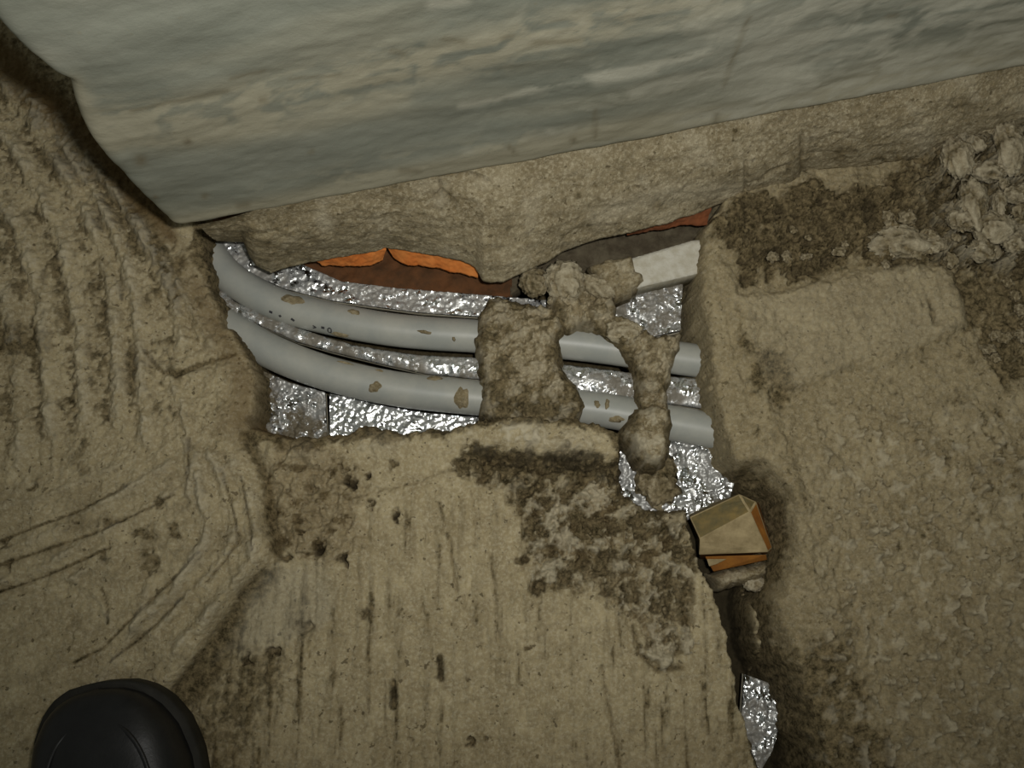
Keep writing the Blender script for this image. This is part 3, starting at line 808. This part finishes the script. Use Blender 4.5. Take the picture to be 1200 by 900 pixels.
ZF = -0.034
foil_board([(228, 250), (262, 262), (300, 280), (345, 306), (400, 330), (466, 338), (566, 346), (640, 352), (640, 376), (556, 370.5), (490, 366), (445, 360), (388, 352), (334, 338.5), (292, 320), (258, 296), (232, 262)],
           ZF, 0.012, 'narrow foil insulation strip between the wall foot and the upper pipe', 0.75, 0.0, 1)
foil_board([(236, 318), (250, 332), (274, 352), (310, 368.5), (346, 382), (382, 394), (412, 403), (448, 409), (490, 415), (556, 418), (660, 426), (750, 437), (860, 447),
            (862, 484), (800, 474), (745, 468), (660, 456), (559, 443), (499, 437), (445, 425), (388, 411), (346, 399), (310, 383), (268, 364), (245, 350)],
           ZF + 0.004, 0.014, 'foil insulation strip wedged between the two grey pipes', 0.9, 0.004, 20)
foil_board([(290, 424), (302, 432), (340, 449), (381, 460), (384, 520), (340, 530), (285, 520)], ZF - 0.008, 0.012,
           'dull crumpled foil board in the trench corner below the lower pipe', 1.0, 0.0, 40, amp=2.2)
foil_board([(386, 461), (445, 475), (499, 484), (560, 489), (640, 497), (640, 540), (387, 530)], ZF - 0.006, 0.012,
           'bright foil board along the lower trench edge under the lower pipe', 0.25, 0.0, 60)
foil_board([(716, 338), (756, 330), (800, 330), (797, 388), (760, 396), (716, 392)], ZF + 0.008, 0.018,
           'square foil board below the white foam block', 0.9, 0.0, 80, amp=1.6)
foil_board([(715, 530), (782, 508), (850, 522), (862, 560), (850, 600), (800, 610), (715, 605)], ZF - 0.008, 0.012,
           'foil board in the trench corner beside the tan stone', 0.55, 0.0, 100, amp=1.8)
foil_board([(872, 790), (900, 800), (918, 830), (905, 880), (890, 905), (868, 850)], -0.052, 0.012,
           'loose foil board at the bottom of the long crack', 0.8, 0.0, 120, amp=1.4)

# ================================================================== PIPES
RP, ZPIPE = 0.0127, -0.0335
def catmull(P, n=24):
    out = []
    Q = [P[0] * 2 - P[1]] + P + [P[-1] * 2 - P[-2]]
    for i in range(1, len(Q) - 2):
        for k in range(n):
            t = k / n
            a, b, c, d = Q[i - 1], Q[i], Q[i + 1], Q[i + 2]
            out.append(0.5 * ((2 * b) + (c - a) * t + (2 * a - 5 * b + 4 * c - d) * t * t + (3 * b - a - 3 * c + d) * t ** 3))
    out.append(P[-1])
    return out

class Tube:
    def __init__(s, px, r, z):
        s.c = catmull([W(u, v, z) for u, v in px]); s.r = r
        s.L = [0]
        for a, b in zip(s.c, s.c[1:]): s.L.append(s.L[-1] + (b - a).length)
    def frame(s, i):
        a = s.c[max(0, i - 1)]; b = s.c[min(len(s.c) - 1, i + 1)]
        t = (b - a).normalized(); side = Vector((-t.y, t.x, 0)).normalized()
        return t, side
    def at_len(s, l):
        i = int(np.searchsorted(s.L, l)); i = min(max(i, 1), len(s.c) - 1)
        f = (l - s.L[i - 1]) / max(1e-9, s.L[i] - s.L[i - 1])
        return s.c[i - 1].lerp(s.c[i], f), i
    def surf(s, l, th, off=0.0):
        """th = 0 on top, positive towards the wall"""
        p, i = s.at_len(l); t, side = s.frame(i)
        return p + (side * math.sin(th) + Vector((0, 0, 1)) * math.cos(th)) * (s.r + off)
    def near(s, u, v):
        best = (1e9, 0, 0)
        for l in np.linspace(0, s.L[-1], 500):
            for th in np.linspace(-1.4, 1.4, 29):
                p = s.surf(l, th); a, b = PX(p.x, p.y, p.z)
                d = (a - u) ** 2 + (b - v) ** 2
                if d < best[0]: best = (d, l, th)
        return best[1], best[2]
    def build(s, name):
        vs_, seg = [], 40
        for i, c in enumerate(s.c):
            t, side = s.frame(i)
            for k in range(seg):
                a = 2 * math.pi * k / seg
                vs_.append(c + (side * math.sin(a) + Vector((0, 0, 1)) * math.cos(a)) * s.r)
        f = []
        n = len(s.c)
        for i in range(n - 1):
            for k in range(seg):
                k2 = (k + 1) % seg
                f.append((i * seg + k, i * seg + k2, (i + 1) * seg + k2, (i + 1) * seg + k))
        f.append(tuple(range(seg))); f.append(tuple(range((n - 1) * seg, n * seg))[::-1])
        return mesh_obj(name, [tuple(q) for q in vs_], f, M_PIPE)

def splash(tube, parent, u, v, a, b, seed):
    l0, th0 = tube.near(u, v)
    nr_, na = 7, 22
    vs_, f = [], []
    for i in range(nr_):
        for k in range(na):
            an = 2 * math.pi * k / na
            rad = (1 + 0.22 * math.sin(2 * an + seed) + 0.12 * math.sin(5 * an + seed * 2.1)) * i / (nr_ - 1)
            off = 0.0013 * (1 - (i / (nr_ - 1)) ** 2) + 0.0001
            vs_.append(tube.surf(l0 + rad * a * math.cos(an), th0 + rad * b * math.sin(an) / tube.r, off)[:])
    for i in range(nr_ - 1):
        for k in range(na):
            k2 = (k + 1) % na
            f.append((i * na + k, (i + 1) * na + k, (i + 1) * na + k2, i * na + k2))
    n = len(vs_)
    q = mesh_obj('mortar_splash', vs_, f, M_MORTAR, parent, {'dirt_shade': np.full(n, 0.42), 'warm': np.full(n, 0.0), 'pale': np.zeros(n), 'grey': np.zeros(n)})
    return q

def mark(tube, parent, strokes, name='printed_mark'):
    vs_, f = [], []
    for (u0, v0), (u1, v1), w in strokes:
        l0, t0 = tube.near(u0, v0); l1, t1 = tube.near(u1, v1)
        dl, dt = l1 - l0, (t1 - t0) * tube.r
        L = math.hypot(dl, dt) + 1e-9; nx, ny = -dt / L * w, dl / L * w
        b0 = len(vs_)
        for k in range(4):
            fr = k / 3
            vs_.append(tube.surf(l0 + dl * fr + nx, t0 + (dt * fr + ny) / tube.r, 0.0002)[:])
            vs_.append(tube.surf(l0 + dl * fr - nx, t0 + (dt * fr - ny) / tube.r, 0.0002)[:])
        for k in range(3):
            f.append((b0 + 2 * k, b0 + 2 * k + 1, b0 + 2 * k + 3, b0 + 2 * k + 2))
    mesh_obj(name, vs_, f, M_INK, parent, smooth=False)

t1 = Tube([(205, 190), (222, 245), (240, 286), (262, 318), (292, 340), (332, 359), (390, 374), (450, 385), (500, 390.5), (556, 394), (630, 399), (700, 406), (804, 421), (960, 444), (1080, 462)], RP, ZPIPE)
p1 = t1.build('plastic_pipe')
tag(p1, 'upper grey plastic pipe, the one nearer the wall', 'pipe', 'grey pipes in the trench')
t2 = Tube([(205, 300), (245, 365), (285, 394), (322, 414), (367, 432), (420, 447), (480, 458), (555, 466), (640, 473), (715, 482), (805, 499), (960, 527), (1080, 548)], RP * 1.04, ZPIPE)
p2 = t2.build('plastic_pipe')
tag(p2, 'lower grey plastic pipe, the one farther from the wall', 'pipe', 'grey pipes in the trench')
for tb, pp, u, v, a, b, s_ in [(t1, p1, 344, 351, 0.0075, 0.005, 1), (t1, p1, 415, 366, 0.004, 0.003, 2), (t1, p1, 497, 389, 0.005, 0.0014, 3), (t1, p1, 532, 397, 0.0015, 0.0015, 4), (t1, p1, 398, 392, 0.008, 0.0022, 5),
                               (t2, p2, 440, 454, 0.0045, 0.004, 6), (t2, p2, 510, 443, 0.005, 0.004, 7), (t2, p2, 541, 466, 0.0045, 0.010, 8), (t2, p2, 445, 435, 0.003, 0.001, 9),
                               (t2, p2, 700, 473, 0.0025, 0.0025, 10), (t2, p2, 712, 474, 0.002, 0.0035, 11), (t2, p2, 722, 492, 0.006, 0.0025, 12), (t2, p2, 405, 425, 0.006, 0.001, 13)]:
    splash(tb, pp, u, v, a, b, s_)
w_ = 0.00055
mark(t1, p1, [((367.5, 381), (371.5, 383.2), w_), ((371.5, 383.2), (367.5, 384.5), w_)])
mark(t1, p1, [((376, 384.2), (379.5, 385), w_ * 2)])
ring = [(386.5 + 2.3 * math.cos(a), 387 + 2.3 * math.sin(a)) for a in np.linspace(0, 2 * math.pi, 9)]
mark(t1, p1, [(ring[k], ring[k + 1], w_ * 0.9) for k in range(8)])
for u, v in [(341, 375), (327, 370), (316, 365.5)]:  # small dark dashes along the pipe's lower edge
    mark(t1, p1, [((u, v - 1), (u + 3, v + 1), w_ * 1.8)])

# ================================================================== MORTAR OVER THE PIPES
def mortar_piece(name, poly, ztop, zbot, w, label, seed, rough=0.004, dirt_amt=0.5, tilt=None, cat='mortar', group=None, pale_amt=0.3, pat=60):
    def zf(x, y, d):
        dome = np.sqrt(np.clip(1 - (1 - np.clip(d / w, 0, 1)) ** 2, 0, 1))
        z = zbot + (ztop - zbot) * dome + rough * dome * (fbm(x, y, pat, 4, 0.6, seed) * 1.3 + 0.6 * fbm(x, y, 240, 3, 0.65, seed + 2))
        if tilt is not None: z = z + tilt(x, y) * dome
        return z
    def af(x, y, d):
        k = fbm(x, y, pat * 1.2, 4, 0.65, seed + 4)
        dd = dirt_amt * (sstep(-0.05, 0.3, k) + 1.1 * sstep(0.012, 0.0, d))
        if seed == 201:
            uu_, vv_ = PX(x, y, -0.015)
            dd = dd + 0.9 * sstep(446, 470, vv_ + 25 * k) + 0.8 * sstep(645, 672, uu_ + 25 * k)  # bridge darker on its lower and right sides
        return {'dirt_shade': np.clip(dd, 0, 0.95), 'warm': 0 * x, 'pale': pale_amt * sstep(0.0, -0.35, k), 'grey': 0 * x}
    rng = random.Random(seed)
    fine = []
    for k in range(len(poly)):                                     # crumbly outline
        a, b = poly[k], poly[(k + 1) % len(poly)]
        L = math.hypot(b[0] - a[0], b[1] - a[1]); m = max(1, int(L / 5))
        for j_ in range(m):
            f_ = j_ / m
            fine.append((a[0] + (b[0] - a[0]) * f_ + rng.uniform(-2.2, 2.2), a[1] + (b[1] - a[1]) * f_ + rng.uniform(-2.2, 2.2)))
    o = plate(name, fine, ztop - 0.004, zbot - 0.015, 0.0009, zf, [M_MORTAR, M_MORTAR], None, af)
    return tag(o, label, cat, group)

mortar_piece('mortar_bridge', [(554, 398), (558, 366), (572, 346), (582, 339), (600, 346), (625, 350), (650, 352), (668, 372), (664, 388), (659, 408), (665, 434), (684, 456), (688, 474), (680, 500), (640, 508), (580, 500), (560, 484), (561, 450)],
             -0.008, -0.040, 0.010, 'wide band of rough mortar bridging both pipes in the middle of the trench', 201, 0.0055, 0.85)
mortar_piece('mortar_heap', [(640, 352), (650, 336), (672, 322), (692, 316), (712, 332), (722, 352), (724, 366), (748, 374), (768, 392), (803, 386), (797, 412), (791, 428), (786, 452), (787, 500), (748, 500), (745, 448), (743, 428), (728, 412), (714, 396), (700, 388), (684, 384), (668, 390), (650, 380)],
             -0.007, -0.034, 0.006, 'crumbled mortar ridge running down across the right ends of the pipes', 205, 0.0075, 0.60, None, 'mortar', None, 0.35)
mortar_piece('mortar_wedge', [(724, 506), (736, 488), (748, 474), (768, 466), (790, 474), (793, 500), (790, 525), (784, 542), (768, 551), (753, 546), (738, 526)],
             0.002, -0.036, 0.010, 'smooth mortar wedge hanging over the lower pipe above the right foil', 209, 0.0040, 0.60, None, 'mortar', None, 0.5, 55)
mortar_piece('mortar_crust', [(690, 312), (715, 302), (742, 298), (746, 312), (758, 330), (740, 344), (722, 350), (705, 336)],
             0.001, -0.012, 0.006, 'thin mortar crust smeared over the left end of the white foam block', 213, 0.003, 0.30)
L_ = 'mortar lumps heaped beside the bridge'
for u, v, z, r, sc, sd, dt, pl, lb in [(626, 331, -0.010, 0.0115, (0.9, 1.0, 0.8), 3.1, 0.9, 0.1, 'dark brown mortar lump at the left of the heap under the render'),
                                       (662, 330, -0.005, 0.0145, (0.95, 1.05, 0.8), 7.7, 0.25, 0.6, 'pale chunky mortar lump beside the dark brown lump'),
                                       (700, 336, -0.008, 0.0125, (1.25, 0.6, 0.7), 5.2, 0.4, 0.35, 'sharp mortar splinter right of the pale chunky lump'),
                                       (647, 352, -0.012, 0.0035, (1, 1, 1), 9.0, 0.2, 0.4, 'tiny mortar crumb below the two large lumps'),
                                       (732, 388, -0.009, 0.010, (1.25, 0.8, 0.7), 8.4, 0.2, 0.45, 'rounded mortar lump above the middle gap between the pipes')]:
    q = lump('mortar_lump', u, v, z, r, sc, sd, dirt_shade=dt, pale=pl, rz=0.35 if sd == 5.2 else 0)
    if sd == 5.2: q.rotation_euler.z = -0.75
    tag(q, lb, 'mortar', L_)

# rubble in the far right corner
G_ = 'mortar rubble in the corner by the wall'
for u, v, z, r, sc, sd, lb in [(1122, 184, 0.016, 0.0125, (0.85, 1.2, 0.8), 11.1, 'pale round mortar lump at the top of the rubble'),
                               (1142, 168, 0.014, 0.0085, (1, 0.9, 0.7), 12.3, 'small dark lump tucked behind the top pale lump'),
                               (1160, 200, 0.012, 0.0105, (1.3, 0.7, 0.8), 13.7, 'long pale lump right of the top round lump'),
                               (1140, 238, 0.012, 0.0125, (0.8, 1.5, 0.8), 14.9, 'tall pale lump in the middle of the rubble'),
                               (1128, 258, 0.010, 0.0105, (1.1, 0.8, 0.8), 15.2, 'pale lump under the tall lump'),
                               (1055, 284, 0.006, 0.0165, (1.35, 0.7, 0.5), 16.6, 'broad flat pale lump at the left of the rubble'),
                               (1165, 268, 0.011, 0.0125, (1.2, 0.9, 0.7), 17.4, 'wide grey lump below the long pale lump'),
                               (1171, 238, 0.012, 0.0065, (0.7, 1.5, 0.8), 18.8, 'thin upright lump right of the tall lump'),
                               (1095, 287, 0.006, 0.0075, (1.3, 0.8, 0.7), 19.5, 'small brown lump beside the broad flat lump'),
                               (1152, 293, 0.008, 0.0095, (1.1, 0.9, 0.7), 20.1, 'grey lump at the foot of the rubble'),
                               (1191, 228, 0.012, 0.0085, (1, 0.8, 0.8), 21.3, 'lump by the frame edge level with the tall lump'),
                               (1188, 285, 0.009, 0.0085, (1.1, 0.9, 0.7), 22.2, 'lowest lump at the right end of the rubble'),
                               (1182, 170, 0.018, 0.0115, (0.9, 1.7, 0.7), 23.9, 'upright slab of mortar at the right end of the wall foot'),
                               (1168, 118, 0.024, 0.0120, (1.5, 0.8, 0.7), 24.4, 'mortar lump under the plaster lip in the far corner')]:
    tag(lump('mortar_lump', u, v, z, r, sc, sd, dirt_shade=0.7, pale=0.42, rough=0.34), lb, 'mortar', G_)

rc_ = random.Random(5)
crumbs = []
while len(crumbs) < 34:
    u, v = rc_.uniform(1040, 1205), rc_.uniform(140, 305)
    if v < 330 - 0.9 * (u - 1000) * 0.9 - 0 and u < 1100 and v < 250: continue
    crumbs.append((u, v, 0.006 + 0.010 * (300 - v) / 150, rc_.uniform(0.0025, 0.0058)))
for k in range(10): crumbs.append((rc_.uniform(855, 1040), rc_.uniform(262, 312), 0.006, rc_.uniform(0.0018, 0.0040)))
for k in range(12): crumbs.append((rc_.uniform(1150, 1205), rc_.uniform(330, 425), 0.003, rc_.uniform(0.0018, 0.0042)))
for k, (u, v, z, r) in enumerate(crumbs):
    tag(lump('mortar_crumb', u, v, z, r, (rc_.uniform(0.8, 1.3), rc_.uniform(0.8, 1.2), 0.7), 40 + k * 1.37, dirt_shade=0.8, pale=rc_.uniform(0.0, 0.35), rough=0.55, sub=3),
        *(('small mortar crumb lying between the rubble lumps in the upper right corner', 'mortar', 'mortar crumbs among the rubble') if k < 34 else
          ('small mortar crumb at the near edge of the dark soil left of the rubble', 'mortar', 'mortar crumbs in the dark soil strip') if k < 44 else
          ('small mortar crumb in the dark patch at the right frame edge below the rubble', 'mortar', 'mortar crumbs in the dark side patch')))

# ================================================================== WHITE FOAM BLOCK
blk = plate('foam_block', [(694, 316), (744, 301), (812, 281), (826, 280), (824, 318), (806, 323), (758, 334), (716, 345)], -0.004, -0.030, 0.0012,
            lambda x, y, d: -0.004 - 0.0015 * np.clip(1 - d / 0.002, 0, 1) + 0.0004 * fbm(x, y, 220, 3, 0.6, 301), [M_FOAM, M_FOAMEDGE])
tag(blk, 'white foam block wedged under the red brick edge', 'block')

# ================================================================== TAN STONE IN THE CRACK
stone = empty('stone', W(860, 640, -0.06))
tag(stone, 'tan angular stone with rusty edges jammed in the crack', 'stone')
def hull_part(name, pts, mats, bevel, side_of, zoff=0):
    bm = bmesh.new()
    vs_ = [bm.verts.new(W(u, v, z)) for u, v, z in pts]
    bmesh.ops.convex_hull(bm, input=vs_)
    bmesh.ops.dissolve_limit(bm, angle_limit=0.05, verts=bm.verts[:], edges=bm.edges[:])
    for f in bm.faces: f.material_index = side_of(f.normal)
    if bevel:
        bmesh.ops.bevel(bm, geom=bm.edges[:], offset=bevel, segments=2, affect='EDGES', profile=0.6, material=2 if len(mats) > 2 else 0)
    bmesh.ops.recalc_face_normals(bm, faces=bm.faces[:])
    me = bpy.data.meshes.new(name); bm.to_mesh(me); bm.free()
    for m_ in mats: me.materials.append(m_)
    q = bpy.data.objects.new(name, me); COL.objects.link(q)
    q.parent = stone; q.matrix_parent_inverse = Matrix.Translation(-stone.location)
    return q
def stone_body():
    K = dict(a=(820, 632, -0.017), b=(879, 600, -0.007), c=(900, 647, -0.017), d=(819, 650, -0.024), e=(808, 606, -0.022), f=(866, 579, -0.015), g=(886, 588, -0.013),
             h=(905, 642, -0.022), A=(815, 632, -0.066), C=(903, 652, -0.066), D=(820, 655, -0.066), E=(806, 600, -0.066), F=(866, 578, -0.066), G=(890, 588, -0.066))
    fs = [('abcd', 0), ('eabf', 1), ('fbg', 1), ('bghc', 2), ('dcCD', 2), ('hGC', 2), ('chC', 2), ('ghG', 2), ('gGFf', 1), ('fFEe', 1), ('eEAa', 1), ('adDA', 1), ('ADCGFE', 1)]
    bm = bmesh.new()
    vv = {k: bm.verts.new(W(*p)) for k, p in K.items()}
    for q, mi in fs:
        bm.faces.new([vv[k] for k in q]).material_index = mi
    bmesh.ops.recalc_face_normals(bm, faces=bm.faces[:])
    bmesh.ops.bevel(bm, geom=bm.edges[:], offset=0.0009, segments=2, affect='EDGES', profile=0.6)
    bmesh.ops.triangulate(bm, faces=bm.faces[:])
    bmesh.ops.subdivide_edges(bm, edges=[e for e in bm.edges if e.calc_length() > 0.006], cuts=5, use_grid_fill=True)
    co = np.array([q.co[:] for q in bm.verts])
    n = 0.0010 * fbm(co[:, 0] + co[:, 2], co[:, 1], 110, 3, 0.6, 401)
    for q, k in zip(bm.verts, n): q.co.z += k
    me = bpy.data.meshes.new('stone_body'); bm.to_mesh(me); bm.free()
    for m_ in (M_STONE, M_STONETOP, M_RUST): me.materials.append(m_)
    q = bpy.data.objects.new('stone_body', me); COL.objects.link(q)
    q.parent = stone; q.matrix_parent_inverse = Matrix.Translation(-stone.location)
stone_body()
hull_part('rusty_flake', [(826, 652, -0.024), (898, 650, -0.020), (899, 656, -0.026), (862, 662, -0.028), (836, 670, -0.032), (830, 660, -0.05), (896, 655, -0.05)],
          [M_RUST, M_RUST, M_RUST], 0.0006, lambda n: 0)
hull_part('pale_chip', [(828, 655, -0.021), (852, 655, -0.021), (840, 661, -0.023), (831, 664, -0.024), (832, 660, -0.032), (848, 657, -0.03)],
          [M_STONE, M_STONE, M_STONE], 0.0005, lambda n: 0)
chunk = mortar_piece('mortar_crumb_bed', [(832, 672), (862, 664), (898, 656), (904, 664), (902, 678), (880, 684), (862, 688), (848, 694), (838, 690)],
                     -0.026, -0.05, 0.006, 'grey crumbly mortar clump under the tan stone in the crack', 221, 0.003, 0.15, None, 'mortar', None, 0.3)
tag(lump('mortar_lump', 770, 562, -0.040, 0.0145, (1.1, 1.2, 0.45), 33.3, dirt_shade=1.0, rough=0.5), 'dark moist mortar lump lying on the foil beside the tan stone', 'mortar')
tag(lump('mortar_lump', 884, 684, -0.034, 0.0065, (1.2, 0.8, 0.7), 31.1, dirt_shade=0.1, pale=0.6), 'small whitish pebble of mortar just below the tan stone', 'mortar')

# ================================================================== SHOE
toe = W(128, 804, 0.015)
shoe = empty('shoe', (toe.x, toe.y, 0.006))
shoe.rotation_euler.z = math.radians(9)
tag(shoe, 'black leather shoe toe standing on the screed at the bottom left', 'shoe')
LS = 0.285
def half_w(t, side):
    # t metres back from the toe tip; side +1 = outer/right
    P = [(0, 0.0), (0.002, 0.016), (0.006, 0.026), (0.014, 0.036), (0.028, 0.045), (0.05, 0.051), (0.09, 0.053), (0.14, 0.045), (0.19, 0.038), (0.24, 0.038), (0.27, 0.030), (0.281, 0.016), (LS, 0.0)]
    P = np.array(P)
    w = np.interp(t, P[:, 0], P[:, 1])
    return w
def centre(t): return 0.004 * math.sin(math.pi * min(1, t / 0.16))
st_ = np.concatenate([[0, 0.0006, 0.002, 0.004, 0.007, 0.011, 0.016, 0.022], np.linspace(0.03, 0.265, 34), [0.272, 0.277, 0.281, 0.284, LS]])
def outline_loft(scale, prof_fn, nseg, off0=0.0):
    vs_ = []
    for t in st_:
        hw = max(1e-4, half_w(t, 1) + (scale if 0 < t < LS else 0)); cx = centre(t)
        for k in range(nseg):
            a, z = prof_fn(t, k / (nseg - 1))
            vs_.append((cx + hw * a, -(t if scale == 0 else t * (1 + 2 * scale / LS) - scale), z))
    return vs_, grid_faces(len(st_), nseg)
# sole: welt with thickness
def sole_prof(t, f):
    pts = [(-0.93, 0.0), (-1.0, 0.003), (-1.0, 0.016), (-0.97, 0.019), (-0.7, 0.020), (0, 0.021), (0.7, 0.020), (0.97, 0.019), (1.0, 0.016), (1.0, 0.003), (0.93, 0.0), (0, 0.0)]
    k = f * (len(pts) - 1); i_ = min(int(k), len(pts) - 2); g = k - i_
    sp = 0.007 * max(0, 1 - t / 0.05) ** 2
    return pts[i_][0] * (1 - g) + pts[i_ + 1][0] * g, pts[i_][1] * (1 - g) + pts[i_ + 1][1] * g + sp
v_, f_ = outline_loft(0.004, sole_prof, 12)
sole = mesh_obj('sole', v_, f_, M_SOLE, shoe)
def height(t):
    return np.interp(t, [0, 0.004, 0.012, 0.03, 0.06, 0.10, 0.14, 0.18, 0.22, 0.26, 0.281, LS], [0.004, 0.012, 0.020, 0.029, 0.035, 0.045, 0.062, 0.085, 0.098, 0.098, 0.085, 0.02])
def upper_prof(t, f):
    a = math.pi * f
    c, s_ = math.cos(a), math.sin(a)
    e = 0.62
    x = -math.copysign(abs(c) ** e, c); z = abs(s_) ** 0.75
    narrow = 1 - np.interp(t, [0, 0.1, 0.16, 0.2, LS], [0, 0.0, 0.25, 0.35, 0.3]) * z
    return x * narrow * 0.985, 0.019 + height(t) * z + 0.007 * max(0, 1 - t / 0.05) ** 2
v_, f_ = outline_loft(0, upper_prof, 41)
upper = mesh_obj('upper', v_, f_, M_LEATHER, shoe)
# raised seam of the moccasin-style vamp
def seam_pts():
    out = []
    for k in range(60):
        q = k / 59; an = math.pi * q
        x = -0.036 * math.copysign(abs(math.cos(an)) ** 0.8, math.cos(an)); t = 0.020 + 0.085 * (1 - math.sin(an) ** 0.7)
        hw = half_w(t, 1) * 0.985; r = min(0.999, abs(x) / hw)
        c = r ** (1 / 0.62); z = 0.019 + height(t) * (math.sqrt(1 - c * c) ** 0.75)
        out.append(Vector((x + centre(t), -t, z + 0.0006)))
    return out
sp_ = seam_pts()
vs_, f2 = [], []
for i, c in enumerate(sp_):
    t = (sp_[min(i + 1, 59)] - sp_[max(i - 1, 0)]).normalized(); s1 = t.cross(Vector((0, 0, 1))).normalized(); s2 = s1.cross(t)
    for k in range(8):
        a = 2 * math.pi * k / 8
        vs_.append((c + s1 * math.cos(a) * 0.0016 + s2 * math.sin(a) * 0.0013)[:])
for i in range(59):
    for k in range(8):
        f2.append((i * 8 + k, i * 8 + (k + 1) % 8, (i + 1) * 8 + (k + 1) % 8, (i + 1) * 8 + k))
mesh_obj('seam', vs_, f2, M_LEATHER, upper)
